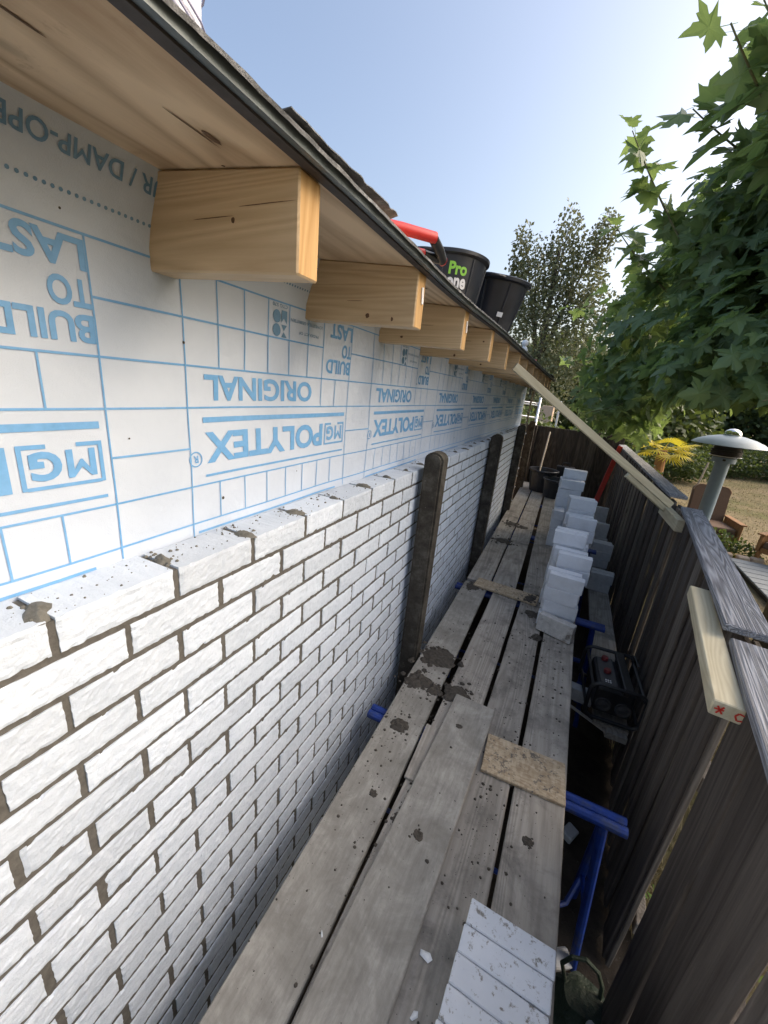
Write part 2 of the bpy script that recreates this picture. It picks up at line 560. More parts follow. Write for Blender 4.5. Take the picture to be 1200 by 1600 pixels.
MAT['maple'] = make_leaf_mat('maple_leaf', (0.075, 0.122, 0.07), (0.132, 0.205, 0.105), (0.22, 0.30, 0.13), (0.42, 0.58, 0.12), 0.42, 0.45)
MAT['back_leaf'] = make_leaf_mat('back_tree_leaf', (0.095, 0.12, 0.07), (0.15, 0.18, 0.105), (0.23, 0.25, 0.15), (0.25, 0.25, 0.1), 0.3)
MAT['shrub_leaf'] = make_leaf_mat('shrub_leaf', (0.032, 0.052, 0.022), (0.06, 0.092, 0.035), (0.12, 0.15, 0.06), (0.3, 0.4, 0.06), 0.25)
MAT['weed_leaf'] = make_leaf_mat('weed_leaf', (0.08, 0.16, 0.03), (0.14, 0.26, 0.05), (0.28, 0.36, 0.08), (0.45, 0.6, 0.08), 0.4)
MAT['palm_leaf'] = make_leaf_mat('palm_leaf', (0.30, 0.27, 0.02), (0.55, 0.46, 0.03), (0.75, 0.62, 0.05), (0.8, 0.7, 0.05), 0.45)  # low sun on the palm fronds put into their yellow leaf colour

# ------------------------------------------------------------------ ground
def sheet(name, x0, x1, y0, y1, z, mat, kind='structure', nx=1, ny=1, amp=0.0):
    V, F = [], []
    for j in range(ny + 1):
        for i in range(nx + 1):
            x = x0 + (x1 - x0) * i / nx; y = y0 + (y1 - y0) * j / ny
            V.append((x, y, z + amp * mnoise.noise((x * 1.7, y * 1.7, 0.3)) + amp * 0.4 * mnoise.noise((x * 7, y * 7, 2.3))))
    for j in range(ny):
        for i in range(nx):
            a = j * (nx + 1) + i
            F.append((a, a + 1, a + nx + 2, a + nx + 1))
    o = obj(name, mesh_of(name, V, F, True), mat)
    o['kind'] = kind
    return o


sheet('ground', -400, 400, -400, 900, GZ - 0.03, MAT['lawn'])
sheet('soil_path', -0.85, 0.80, -2.0, 8.6, GZ + 0.0, MAT['soil'], nx=24, ny=110, amp=0.022)
sheet('lawn', 0.80, 60, -2.0, 70, GZ - 0.012, MAT['lawn'], nx=60, ny=70, amp=0.012)

# ------------------------------------------------------------------ building: foil, joists, soffit, felt
house = empty('timber_extension', (-0.8, 3.0, GZ), 'timber framed extension wrapped in printed white foil with pale joists under a felt roof edge', 'building')
HL = Vector((-0.8, 3.0, GZ))


def hp(x, y, z):
    return (x + 0.8, y - 3.0, z - GZ)


WALL_Y0, WALL_Y1 = -0.75, 6.85


def foil_x(y, z):
    s = min(max((z - 0.19) / 0.16, 0), 1); s = s * s * (3 - 2 * s)
    x = -0.8 + 0.043 * s
    x += 0.0030 * math.sin(y * 5.1 + z * 3) + 0.0022 * math.sin(y * 11.3 - z * 7 + 1.0)
    x += 0.006 * s * math.sin(y * 12.7 + 0.8)
    x += 0.0035 * mnoise.noise((y * 2.2 + z * 1.3, z * 4.5, 1.7)) + 0.0016 * mnoise.noise((y * 6.5 - z * 3, z * 6.5, 4.4))
    return x


V, F = [], []
ny, nz = 300, 26
for j in range(nz + 1):
    z = -0.60 + (0.352 + 0.60) * j / nz
    for i in range(ny + 1):
        y = WALL_Y0 + (WALL_Y1 - WALL_Y0) * i / ny
        V.append(hp(foil_x(y, z), y, z))
for j in range(nz):
    for i in range(ny):
        a = j * (ny + 1) + i
        F.append((a, a + 1, a + ny + 2, a + ny + 1))
foil = obj('wall_foil', mesh_of('wall_foil', V, F, True), MAT['foil'], house)
# the frame behind the foil and the end return of the wall
vf_obj('frame_wall', merge([box_vf(*([hp(-4.0, 0, 0)[0], hp(-0.815, 0, 0)[0]]), hp(0, WALL_Y0, 0)[1], hp(0, WALL_Y1 - 0.01, 0)[1], 0.0, hp(0, 0, 0.30)[2])]), MAT['plywood'], house)

# ---- printing on the foil: flat ink, 1.3 mm proud of the membrane
FONT = {}
dg = None


def text_shape(body, bold=0.0):
    key = (body, bold)
    if key in FONT:
        return FONT[key]
    cu = bpy.data.curves.new('text', 'FONT')
    cu.body = body
    cu.size = 1.0
    cu.offset = bold
    cu.resolution_u = 4
    o = bpy.data.objects.new('text', cu)
    COL.objects.link(o)
    d = bpy.context.evaluated_depsgraph_get(); d.update()
    me = bpy.data.meshes.new_from_object(o.evaluated_get(d))
    vs = np.array([v.co[:2] for v in me.vertices]); fs = [tuple(p.vertices) for p in me.polygons]
    bpy.data.objects.remove(o); bpy.data.curves.remove(cu); bpy.data.meshes.remove(me)
    if bold > 0 and 'M' in body:
        # the thickened M of this font fills badly: give its 15 outline points a clean fill
        par = list(range(len(vs)))
        def root(i):
            while par[i] != i: i = par[i]
            return i
        for f in fs:
            for q in f[1:]: par[root(q)] = root(f[0])
        comp = {}
        for i in range(len(vs)): comp.setdefault(root(i), []).append(i)
        nf = {}
        for f in fs: nf[root(f[0])] = nf.get(root(f[0]), 0) + 1
        bad = {r: c for r, c in comp.items() if len(c) == 15 and nf.get(r) == 17}
        fs = [f for f in fs if root(f[0]) not in bad]
        for c in bad.values():
            b0 = min(c)
            fs += [tuple(b0 + q for q in f) for f in ((0, 14, 13, 1), (1, 13, 12), (1, 12, 11, 3), (3, 11, 4), (4, 11, 10, 6), (6, 10, 9), (6, 9, 8, 7))]
    vs = (vs - vs.min(0)) / (vs.max(0) - vs.min(0))
    FONT[key] = (vs, fs)
    return FONT[key]


INK_EPS = 0.0016


def on_foil(pts):
    return [hp(foil_x(y, z) + INK_EPS, y, z) for y, z in pts]


def word(body, y_hi, y_lo, z_hi, z_lo, bold=0.02):
    """upside-down lettering: reads from high y to low y, feet towards z_hi"""
    vs, fs = text_shape(body, bold)
    return [(y_hi - u * (y_hi - y_lo), z_hi - v * (z_hi - z_lo)) for u, v in vs], fs


def bar(y0, y1, z0, z1, step=0.06):
    if abs(y1 - y0) >= abs(z1 - z0):
        n = max(1, int(abs(y1 - y0) / step))
        v = []
        for i in range(n + 1):
            y = y0 + (y1 - y0) * i / n
            v += [(y, z0), (y, z1)]
    else:
        n = max(1, int(abs(z1 - z0) / step))
        v = []
        for i in range(n + 1):
            z = z0 + (z1 - z0) * i / n
            v += [(y0, z), (y1, z)]
    f = [(2 * i, 2 * i + 1, 2 * i + 3, 2 * i + 2) for i in range(n)]
    return v, f


def ring2(cy, cz, r, w, n=24):
    v, f = [], []
    for k in range(n):
        t = 2 * math.pi * k / n
        v += [(cy + r * math.cos(t), cz + r * math.sin(t)), (cy + (r - w) * math.cos(t), cz + (r - w) * math.sin(t))]
    for k in range(n):
        a = 2 * k; b = 2 * ((k + 1) % n)
        f.append((a, a + 1, b + 1, b))
    return v, f


def disc2(cy, cz, r, n=14):
    v = [(cy + r * math.cos(2 * math.pi * k / n), cz + r * math.sin(2 * math.pi * k / n)) for k in range(n)]
    return v, [tuple(range(n))]


def printed(name, items, mat):
    # drop whatever runs past the ends of the wall
    V, F = merge(items)
    keep = [WALL_Y0 + .01 < p[0] < WALL_Y1 - .01 for p in V]
    F = [f for f in F if all(keep[i] for i in f)]
    if not F:
        return
    o = obj(name, mesh_of(name, on_foil(V), F), mat, foil)
    return o


P = 0.8865
LW = 0.0021
for k in range(-2, 8):
    a = 0.641 + P * k                   # the seam line of each repeat of the print
    def Y(y): return a + (y - 0.641)
    if a > WALL_Y1 + 0.3 or a + P < WALL_Y0 - 0.2:
        continue
    L = []
    for z in (0.190, 0.0, -0.0915, -0.278, -0.374):
        L.append(bar(a, a + P, z - LW, z + LW))
    L.append(bar(Y(0.46), Y(1.17), 0.097 - LW, 0.097 + LW))
    L.append(bar(Y(0.46), Y(0.641), -0.185 - LW, -0.185 + LW))
    for y, z0, z1 in ((1.348, -0.40, 0.19), (0.641, -0.41, 0.19), (1.17, -0.0915, 0.19), (1.254, -0.0915, 0.0),
                      (0.737, 0.0, 0.19), (0.825, 0.0, 0.19), (0.914, 0.0, 0.19), (1.002, 0.0, 0.19), (1.09, 0.0, 0.19)):
        L.append(bar(Y(y) - LW * .8, Y(y) + LW * .8, z0, z1))
    for y in (0.727, 0.815, 0.904, 0.992, 1.08, 1.166, 1.252):
        L.append(bar(Y(y) - LW * .8, Y(y) + LW * .8, -0.374, -0.278))
    L.append(bar(Y(0.655), Y(1.294), -0.403, -0.397))
    printed('grid_lines', L, MAT['ink'])
    printed('dotted_line', [disc2(a + 0.0111 * i, 0.2395, 0.0030, 8) for i in range(int(P / 0.0111))], MAT['ink_dark'])
    printed('slogan_lettering', [word('BUILD', Y(1.346), Y(1.192), 0.066, 0.020, .03), word('TO', Y(1.346), Y(1.283), 0.120, 0.075, .03),
                                 word('LAST', Y(1.346), Y(1.206), 0.181, 0.133, .03)], MAT['ink'])
    printed('original_lettering', [word('ORIGINAL', Y(1.118), Y(0.69), -0.015, -0.076, .03)][:1], MAT['ink'])
    logo = [word('POLYTEX', Y(1.190), Y(0.686), -0.149, -0.227, .035),
            bar(Y(0.682), Y(1.333), -0.127, -0.114), bar(Y(0.683), Y(1.333), -0.2595, -0.2535),
            bar(Y(1.326), Y(1.333), -0.226, -0.149), bar(Y(1.203), Y(1.210), -0.226, -0.149), bar(Y(1.210), Y(1.326), -0.227, -0.2205),
            bar(Y(1.210), Y(1.244), -0.1565, -0.149), bar(Y(1.290), Y(1.326), -0.1565, -0.149),
            word('M', Y(1.3195), Y(1.272), -0.161, -0.212, .03), word('G', Y(1.2645), Y(1.2175), -0.161, -0.212, .045),
            ring2(Y(0.655), -0.212, 0.019, 0.0032), word('R', Y(0.662), Y(0.648), -0.203, -0.221, .02)]
    printed('brand_lettering', logo, MAT['ink'])
    emblem = [word('CTG 570', Y(0.992), Y(0.93), 0.186, 0.177, .02), disc2(Y(0.948), 0.153, 0.0165, 18), disc2(Y(0.948), 0.118, 0.0165, 18),
              ([(Y(0.967), 0.171), (Y(0.991), 0.171), (Y(0.991), 0.137), (Y(0.977), 0.151), (Y(0.967), 0.138)], [(0, 1, 2, 3, 4)]),
              ([(Y(0.967), 0.134), (Y(0.978), 0.118), (Y(0.991), 0.134)], [(0, 1, 2)]), ([(Y(0.967), 0.101), (Y(0.978), 0.116), (Y(0.991), 0.101)], [(0, 1, 2)]),
              word('PRODUCT OF', Y(1.14), Y(1.045), 0.128, 0.120, .01), word('LOWESTEEN GEBRITSEN', Y(1.162), Y(1.008), 0.158, 0.149, .01)]
    printed('emblem', emblem, MAT['ink_dark'])
    # band of words above, it runs on without regard to the seam
    printed('band_lettering', [word('VAPOUR / DAMP-OPEN / UV-STABLE / WATERTIGHT /', Y(0.690) + 0.0, Y(0.690) - 0.845, 0.309, 0.283, .016)], MAT['ink_dark'])

for y_, z_, r_ in ((0.640, 0.046, .0032), (0.735, -0.325, .0045), (1.168, 0.0, .0028), (1.05, -0.30, .002), (0.50, -0.15, .002), (2.06, 0.02, .003), (2.95, -0.33, .004), (0.43, 0.215, .002), (1.8, -0.2, .002)):
    printed('foil_mark', [disc2(y_, z_, r_, 7)], MAT['mortar_soil'])
# ---- joists
JY0, JP, JT = 0.579, 0.4955, 0.056
jv = [(-1.2, 0, 0.362), (-0.45, 0, 0.297), (-0.45, 0, 0.154), (-1.2, 0, 0.180)]
def joist_mesh():
    bm = bmesh.new()
    fr = [bm.verts.new((x + 0.45, 0, z - 0.225)) for x, _, z in jv]
    bk = [bm.verts.new((x + 0.45, JT, z - 0.225)) for x, _, z in jv]
    n = 4
    bm.faces.new(fr); bm.faces.new(bk[::-1])
    for i in range(n):
        bm.faces.new((fr[i], bk[i], bk[(i + 1) % n], fr[(i + 1) % n]))
    bmesh.ops.recalc_face_normals(bm, faces=bm.faces)
    bmesh.ops.bevel(bm, geom=[e for e in bm.edges], offset=0.003, segments=1, affect='EDGES')
    me = bm_mesh('joist', bm)
    me.materials.append(MAT['joist']); me.materials.append(MAT['joist_end'])
    for p in me.polygons:
        if p.normal.x > 0.9:
            p.material_index = 1
    return me
jm = joist_mesh()
tagm = mesh_of('joist_tag', *box_vf(-0.001, 0.0015, -0.006, 0.006, -0.02, 0.02))
joist_ys = []
for k in range(-2, 13):
    y = JY0 + JP * k + (0.0 if k < 3 else 0.006 * ((k * 7) % 3 - 1))
    if y > WALL_Y1 - 0.1: break
    joist_ys.append(y)
    j = obj('joist', jm, None, house, hp(-0.45 + (0.004 if k % 2 else 0), y, 0.225))
    if k in (1, 2):
        obj('price_tag', tagm, MAT['white_print'], j, (0.002, 0.035, 0.012), (0.2, 0, 0))
MAT['knot'] = plain('timber_knot', (0.11, 0.055, 0.025), 0.7, var=0.4, scale=120)
kr = random.Random(12)
def fleck(parent, plane, cx, cz, a, b, seed, name):
    v = []
    n = 14
    for k in range(n):
        t = 2 * math.pi * k / n
        q = 1 + .35 * mnoise.noise((math.cos(t) * 1.5, math.sin(t) * 1.5, seed))
        v.append((cx + a * q * math.cos(t), cz + b * q * math.sin(t)))
    V = [(x, -0.0006, z) for x, z in v] if plane == 'y' else [hp(x, y, 0.2985 + (-0.447 - x) * 0.0868 - 0.0007) for y, x in v]
    vf_obj(name, (V, [tuple(range(n))]), MAT['knot'], parent)
for n_, jo in enumerate([o for o in house.children if o.name.startswith('joist')][:9]):
    if n_ == 2:
        fleck(jo, 'y', -.135, .012, .0042, .0042, 3, 'knot')
        fleck(jo, 'y', -.07, .030, .055, .0008, 4, 'crack'); fleck(jo, 'y', -.185, .018, .05, .0007, 5, 'crack')
    else:
        for q_ in range(2):
            fleck(jo, 'y', kr.uniform(-.26, -.03), kr.uniform(-.055, .055), kr.uniform(.003, .007), kr.uniform(.003, .006), n_ * 3 + q_, 'knot')
        fleck(jo, 'y', kr.uniform(-.2, -.08), kr.uniform(-.05, .05), kr.uniform(.02, .05), .0008, n_ + 40, 'crack')
for y_, x_, a_, b_ in ((0.50, -0.545, .018, .0055), (0.475, -0.555, .045, .0016), (0.30, -0.58, .022, .002), (0.575, -0.60, .003, .003), (0.75, -0.50, .012, .006), (0.72, -0.515, .005, .004), (0.78, -0.53, .006, .003), (1.32, -0.52, .012, .005)):
    fleck(house, 'z', y_, x_, a_, b_, y_ * 9, 'soffit_knot')
# ---- soffit boards: one plywood panel per bay
ys = [joist_ys[0] - 0.46] + joist_ys + [WALL_Y1 + 0.1]
for a, b in zip(ys[:-1], ys[1:]):
    bm = bmesh.new()
    y0 = a + JT / 2 + 0.0012; y1 = b + JT / 2 - 0.0012
    dz = random.uniform(-.001, .001)
    vs = [bm.verts.new(hp(x, y, z + dz)) for x, z in ((-1.2, 0.364), (-0.447, 0.2985), (-0.447, 0.3165), (-1.2, 0.382)) for y in (y0, y1)]
    for q in ((0, 2, 3, 1), (2, 4, 5, 3), (4, 6, 7, 5), (6, 0, 1, 7), (0, 6, 4, 2), (1, 3, 5, 7)):
        bm.faces.new([vs[i] for i in q])
    me = bm_mesh('soffit_board', bm)
    c0 = Vector(hp(-0.8, (y0 + y1) / 2, 0.33))
    for v in me.vertices: v.co -= c0
    obj('soffit_board', me, MAT['plywood'], house, c0)
# ---- roof edge: dark edge board, grey trim, felt
E0, E1 = WALL_Y0 - 0.1, WALL_Y1 + 0.25
def strip_y(name, prof, mat, n=120, amp=0.0, seed=0.0, y0=E0, y1=E1, freq=9):
    V, F = [], []
    m = len(prof)
    for i in range(n + 1):
        y = y0 + (y1 - y0) * i / n
        for k, (x, z) in enumerate(prof):
            j = amp * mnoise.noise((y * freq, seed + k * 0.37, 1.1))
            j2 = amp * mnoise.noise((y * freq * 2.7, seed + 5 + k * 0.37, 3.1))
            V.append(hp(x + j, y, z + j2 * 0.7 - (0.0125 if x > -.6 else 0) * math.exp(-((y - 1.38) / .52) ** 2)))
    for i in range(n):
        for k in range(m):
            a = i * m + k; b = i * m + (k + 1) % m
            F.append((a, b, b + m, a + m))
    F.append(tuple(range(m))[::-1]); F.append(tuple(range(n * m, n * m + m)))
    me = mesh_of(name, V, F)
    return obj(name, me, mat, house)
strip_y('edge_board', [(-0.4465, 0.296), (-0.427, 0.2945), (-0.427, 0.311), (-0.4465, 0.312)], MAT['dark_edge'])
strip_y('edge_trim', [(-0.4265, 0.2975), (-0.4135, 0.296), (-0.4125, 0.310), (-0.4265, 0.311)], MAT['trim_grey'])
strip_y('roof_felt', [(-4.0, 0.66), (-0.80, 0.350), (-0.4125, 0.3110), (-0.405, 0.3035), (-0.4045, 0.3085), (-0.412, 0.3135), (-0.80, 0.3535), (-4.0, 0.668)], MAT['felt'], 620, 0.0026, 2.0, freq=14)
# torn felt layers lifting off the edge
def torn_flap(y0, y1, lift, out, seed, x_in=-0.50):
    V, F = [], []
    nu, nv = 40, 6
    for i in range(nu + 1):
        s = i / nu
        y = y0 + (y1 - y0) * s
        for j in range(nv + 1):
            tt = j / nv
            x = x_in + (out - x_in) * tt * (1 - 0.45 * s ** 3) + 0.006 * mnoise.noise((y * 30, tt * 3, seed)) * tt
            zb = 0.3155 + (-0.415 - x) * 0.092
            z = zb + 0.004 + lift * s ** 2.6 * (0.55 + 0.45 * tt) + 0.004 * mnoise.noise((y * 22, tt * 4, seed + 3))
            V.append(hp(x, y, z))
    n1 = len(V)
    V += [(a, b, c + 0.0016) for a, b, c in V]
    w = nv + 1
    for i in range(nu):
        for j in range(nv):
            a = i * w + j
            F.append((a, a + 1, a + w + 1, a + w)); F.append((n1 + a, n1 + a + w, n1 + a + w + 1, n1 + a + 1))
    for i in range(nu):
        for j in (0, nv):
            a = i * w + j
            F.append((a, a + w, n1 + a + w, n1 + a))
    for j in range(nv):
        for i in (0, nu):
            a = i * w + j
            F.append((a, a + 1, n1 + a + 1, n1 + a))
    obj('torn_felt', mesh_of('torn_felt', V, F), MAT['felt'], house)
torn_flap(0.50, 0.925, 0.034, -0.404, 1.0)
torn_flap(0.62, 0.84, 0.040, -0.440, 8.0)
torn_flap(5.6, 6.95, 0.03, -0.39, 9.0)

# ------------------------------------------------------------------ white brick wall
BF, BB = -0.68, -0.7935          # face and back of the bricks
wall = empty('brick_wall', (-0.74, 3.0, GZ), 'white rough faced brick wall with dark raked joints in front of the printed foil', 'wall')
WL = Vector((-0.74, 3.0, GZ))
BPITCH, BH, CP, ZT = 0.2236, 0.0665, 0.0790, -0.404
BLEN = BPITCH - 0.0125


def brick_mesh(seed):
    """split-faced brick, its face a fine uneven grid, the other sides plain; origin at its centre"""
    r = random.Random(seed)
    nx, nz = 26, 9
    L, H, D = BLEN, BH, BF - BB
    V, F = [], []
    for j in range(nz + 1):
        for i in range(nx + 1):
            y = -L / 2 + L * i / nx; z = -H / 2 + H * j / nz
            edge = min(i, nx - i, j, nz - j)
            x = D / 2 + 0.0017 * mnoise.noise((y * 60, z * 85, seed * 3.7)) + 0.0012 * mnoise.noise((y * 150, z * 190, seed * 1.3))
            if edge == 0:
                x -= 0.0010 + 0.0022 * r.random() ** 2 + (0.006 if (r.random() < .012) else 0)
                jy, jz = (0.0014 * mnoise.noise((z * 90, y * 40, seed + .5)), 0.0012 * mnoise.noise((y * 70, z * 30, seed + 8.5)))
                y += jy - 0.0006 * (1 if i == nx else -1 if i == 0 else 0); z += jz
            V.append((x, y, z))
    for j in range(nz):
        for i in range(nx):
            a = j * (nx + 1) + i
            F.append((a, a + 1, a + nx + 2, a + nx + 1))
    border = [i for i in range(nx + 1)] + [(j + 1) * (nx + 1) - 1 for j in range(1, nz + 1)] + [nz * (nx + 1) + i for i in range(nx - 1, -1, -1)] + [j * (nx + 1) for j in range(nz - 1, 0, -1)]
    base = len(V)
    for b in border:
        V.append((-D / 2, V[b][1], V[b][2]))
    m = len(border)
    for k in range(m):
        F.append((border[k], base + k, base + (k + 1) % m, border[(k + 1) % m]))
    F.append(tuple(range(base, base + m))[::-1])
    me = mesh_of('brick', V, F)
    me.materials.append(MAT['brick'])
    return me


brick_variants = [brick_mesh(s) for s in range(9)]
brick_list = []
for row in range(26):
    z = ZT - CP * row - BH / 2
    off = 0.276 if row % 2 == 0 else 0.391
    y = off + 0.00625 + BLEN / 2 - BPITCH * 6 - 0.001
    while y < 6.75:
        if y > -0.85:
            # is its face hidden under the deck from where the photograph was taken
            s = visible_px((BF, y, z))
            hidden = z < DZ * (BF / -0.535) - 0.03 and y > -0.2
            area = 0.0
            if s and -20 < s[0] < 790 and -20 < s[1] < 1045 and not hidden:
                c = np.array((BF, y, z)); d = np.linalg.norm(c)
                area = abs(c[0]) / d ** 3
            brick_list.append((area, row, y, z))
        y += BPITCH
order = sorted(range(len(brick_list)), key=lambda i: -brick_list[i][0])
rest = []
jit = random.Random(3)
for n, i in enumerate(order):
    area, row, y, z = brick_list[i]
    me = brick_variants[jit.randrange(len(brick_variants))]
    loc = Vector(((BF + BB) / 2 + jit.uniform(-.0012, .0012), y + jit.uniform(-.0024, .0024), z + jit.uniform(-.0010, .0010))) - WL
    rt = jit.uniform(-.006, .006)
    if n < 300:
        o = bpy.data.objects.new('brick', me)
        o.location = loc; o.rotation_euler = (rt, 0, jit.uniform(-.006, .006))
        link(o, wall)
    else:
        rest.append((me, loc, rt))
# the smaller, farther bricks joined
vs_, fs_, off = [], [], 0
for me, loc, rt in rest:
    nv = len(me.vertices)
    co = np.empty(nv * 3); me.vertices.foreach_get('co', co); co = co.reshape(-1, 3)
    c, s = math.cos(rt), math.sin(rt)
    co2 = np.stack([co[:, 0], co[:, 1] * c - co[:, 2] * s, co[:, 1] * s + co[:, 2] * c], 1) + np.array(loc)
    vs_.append(co2)
    fs_ += [tuple(v + off for v in p.vertices) for p in me.polygons]
    off += nv
fb = mesh_of('far_bricks', np.concatenate(vs_).tolist(), fs_)
o = obj('brick_courses', fb, MAT['brick'], wall); o['kind'] = 'stuff'
# mortar bed, raked back
mz1 = ZT - 0.0045
vf_obj('mortar', box_vf(BB + 0.002 - WL.x, BF - 0.0036 - WL.x, -0.85 - WL.y, 6.74 - WL.y, GZ + 0.02 - WL.z, mz1 - WL.z), MAT['mortar'], wall)


# squeezed-out mortar on the top of the wall, over each upright joint
def blob_vf(r, h, seed, n=16, rings=4, sx=1.0, sy=1.0):
    V, F = [(0, 0, h)], []
    for j in range(1, rings + 1):
        s = j / rings
        for k in range(n):
            t = 2 * math.pi * k / n
            q = (math.cos(t) * 1.6, math.sin(t) * 1.6, seed)
            rr = r * s * (1 + 0.38 * mnoise.noise(q) + 0.25 * mnoise.noise((q[0] * 2.7, q[1] * 2.7, seed + 4)))
            zz = h * (1 - s ** 2.2) * (1 + 0.6 * mnoise.noise((math.cos(t) * s * 3, math.sin(t) * s * 3, seed + 9)))
            V.append((rr * math.cos(t) * sx, rr * math.sin(t) * sy, zz if j < rings else -0.001))
    for k in range(n):
        F.append((0, 1 + k, 1 + (k + 1) % n))
    for j in range(rings - 1):
        for k in range(n):
            a = 1 + j * n + k; b = 1 + j * n + (k + 1) % n
            F.append((a, a + n, b + n, b))
    return V, F


for i in range(28):
    yj = 0.276 + BPITCH * (i - 1)
    if yj > 6.6: break
    big = jit.uniform(0.35, 1.15)
    vf = blob_vf(0.030 * big, 0.010, i * 1.7, sx=1.25, sy=0.62)
    vf_obj('mortar_smear', vf, MAT['mortar_wet'], wall, Vector((-0.728 + jit.uniform(-.012, .02), yj + jit.uniform(-.006, .012), ZT - 0.0015)) - WL, (0, 0, jit.uniform(-.5, .5)), True)
# crumbs lying along the top
parts = []
for i in range(420):
    y = jit.uniform(0.0, 6.4) if i > 190 else jit.uniform(0.02, 1.3)
    x = jit.uniform(-0.79, -0.692)
    if jit.random() < 0.55:
        yj = 0.276 + BPITCH * round((y - 0.276) / BPITCH); y = yj + jit.gauss(0, .03)
    r = 0.0011 + 0.0042 * jit.random() ** 3
    v, f = blob_vf(r, r * .7, i * .7, 6, 2)
    parts.append(([(a + x - WL.x, b + y - WL.y, c + ZT + 0.0006 - WL.z) for a, b, c in v], f))
o = vf_obj('mortar_crumbs', merge(parts), MAT['mortar_wet'], wall); o['kind'] = 'stuff'

# ------------------------------------------------------------------ concrete posts between the wall and the deck
def post_mesh(w, d, h):
    bm = bmesh.new()
    prof = [(-w / 2, 0), (-w / 2, h - w * 0.42)]
    for k in range(1, 12):
        t = math.pi - math.pi * k / 12
        prof.append((w / 2 * math.cos(t), h - w * 0.42 + w * 0.42 * math.sin(t)))
    prof += [(w / 2, h - w * 0.42), (w / 2, 0)]
    fr = [bm.verts.new((x, 0, z)) for x, z in prof]; bk = [bm.verts.new((x, d, z)) for x, z in prof]
    bm.faces.new(fr); bm.faces.new(bk[::-1])
    n = len(prof)
    for i in range(n):
        bm.faces.new((fr[i], bk[i], bk[(i + 1) % n], fr[(i + 1) % n]))
    bmesh.ops.recalc_face_normals(bm, faces=bm.faces)
    es = [e for e in bm.edges if abs(e.verts[0].co.y - e.verts[1].co.y) < 1e-6]
    bmesh.ops.bevel(bm, geom=es, offset=0.011, segments=2, affect='EDGES')
    return bm_mesh('post', bm)


pm = post_mesh(0.1, 0.105, 2.2)
for i, (x, y, zt, lab) in enumerate((
        (-0.602, 1.90, -0.300, 'dark round topped concrete post nearest the camera against the white bricks'),
        (-0.618, 3.74, -0.335, 'dark round topped concrete post beside the pale cross board halfway along the deck'),
        (-0.628, 5.62, -0.335, 'dark round topped concrete post at the far end of the white brick wall'),
        (-0.66, 7.35, -0.345, 'dark round topped concrete post beyond the end of the brick wall beside the tubs'))):
    p = obj('concrete_post', pm, MAT['post'], None, (x, y, zt - 2.2), (0, 0, 0))
    tag(p, lab, 'post', 'concrete posts along the brick wall')

# ------------------------------------------------------------------ blue scaffold trestles
def trestle(y, label, bracket=True):
    t = empty('scaffold_trestle', (-0.05, y, GZ), label, 'trestle', 'blue steel trestles under the deck')
    top = DZ - 0.032 - 0.021 - GZ
    b = MAT['blue_steel']
    vf_obj('top_bar', merge([tube_vf([(-0.57, dy, top), (0.575, dy, top)], 0.0205, 10) for dy in (-0.021, 0.021)]), b, t, smooth=False)
    for sx in (-0.49, 0.50):
        for dy, k in ((0.0, 0), (0.30, 1)):
            vf_obj('leg', tube_vf([(sx, 0.012 * k, top - 0.02), (sx + (0.08 if sx > 0 else -.02), dy + 0.012 * k, 0.0)], 0.019, 10), b, t)
        vf_obj('leg_brace', tube_vf([(sx + (.05 if sx > 0 else -.012), 0.012, 0.36), (sx + (.05 if sx > 0 else -.012), 0.20, 0.34)], 0.011, 8), b, t)
    vf_obj('foot_brace', tube_vf([(-0.50, 0.02, 0.30), (0.3, 0.02, 0.30), (0.42, 0.03, 0.24), (0.50, 0.10, 0.23), (0.55, 0.20, 0.30)], 0.012, 8), b, t)
    if bracket:
        vf_obj('side_bracket', tube_vf([(0.38, 0.05, 0.565), (0.82, 0.05, 0.565)], 0.018, 8), b, t)
        vf_obj('bracket_stay', tube_vf([(0.74, 0.05, 0.56), (0.80, 0.05, 0.0)], 0.013, 8), b, t)
    return t
trestle(1.47, 'bright blue steel trestle nearest the camera carrying the deck beside the OSB board', False)
trestle(3.06, 'blue steel trestle beside the radio under the pale cross board')
trestle(4.80, 'blue steel trestle under the middle of the white brick stacks')
trestle(6.45, 'blue steel trestle under the far part of the deck near the tubs')
trestle(7.45, 'blue steel trestle at the far end of the deck below the black tubs')

# ------------------------------------------------------------------ deck planks
PG = 'scaffold planks of the deck'
def plank(name, label, xl0, xr0, xl1, xr1, y0, y1, ztop, th=0.032, mat='plank', group=PG, seed=1, cat='plank', warp=0.0025):
    """a plank between two y stations given by its left and right edge at each end; its own origin at its middle"""
    cx0, cx1 = (xl0 + xr0) / 2, (xl1 + xr1) / 2
    w = (xr0 - xl0 + xr1 - xl1) / 2
    L = math.hypot(y1 - y0, cx1 - cx0)
    n = max(4, int(L / 0.06))
    me = box_mesh(name, w, L, th, 0.004, (3, min(n, 60), 0), warp, seed)
    ang = -math.atan2(cx1 - cx0, y1 - y0)
    o = obj(name, me, MAT[mat], None, ((cx0 + cx1) / 2, (y0 + y1) / 2, ztop - th / 2), (0, 0, ang))
    return tag(o, label, cat, group)
plank('scaffold_plank', 'long grey cement stained plank along the wall side of the deck, near part', -0.500, -0.310, -0.558, -0.364, -0.35, 3.10, DZ, seed=1, mat='plank_cement')
plank('scaffold_plank', 'grey plank second from the wall, between the near plank and the loose top plank', -0.316, -0.124, -0.306, -0.110, -0.35, 3.12, DZ - .002, seed=2)
plank('scaffold_plank', 'grey plank third from the wall running under the loose top plank and the OSB board', -0.110, 0.058, -0.088, 0.100, -0.35, 3.13, DZ - .001, seed=3)
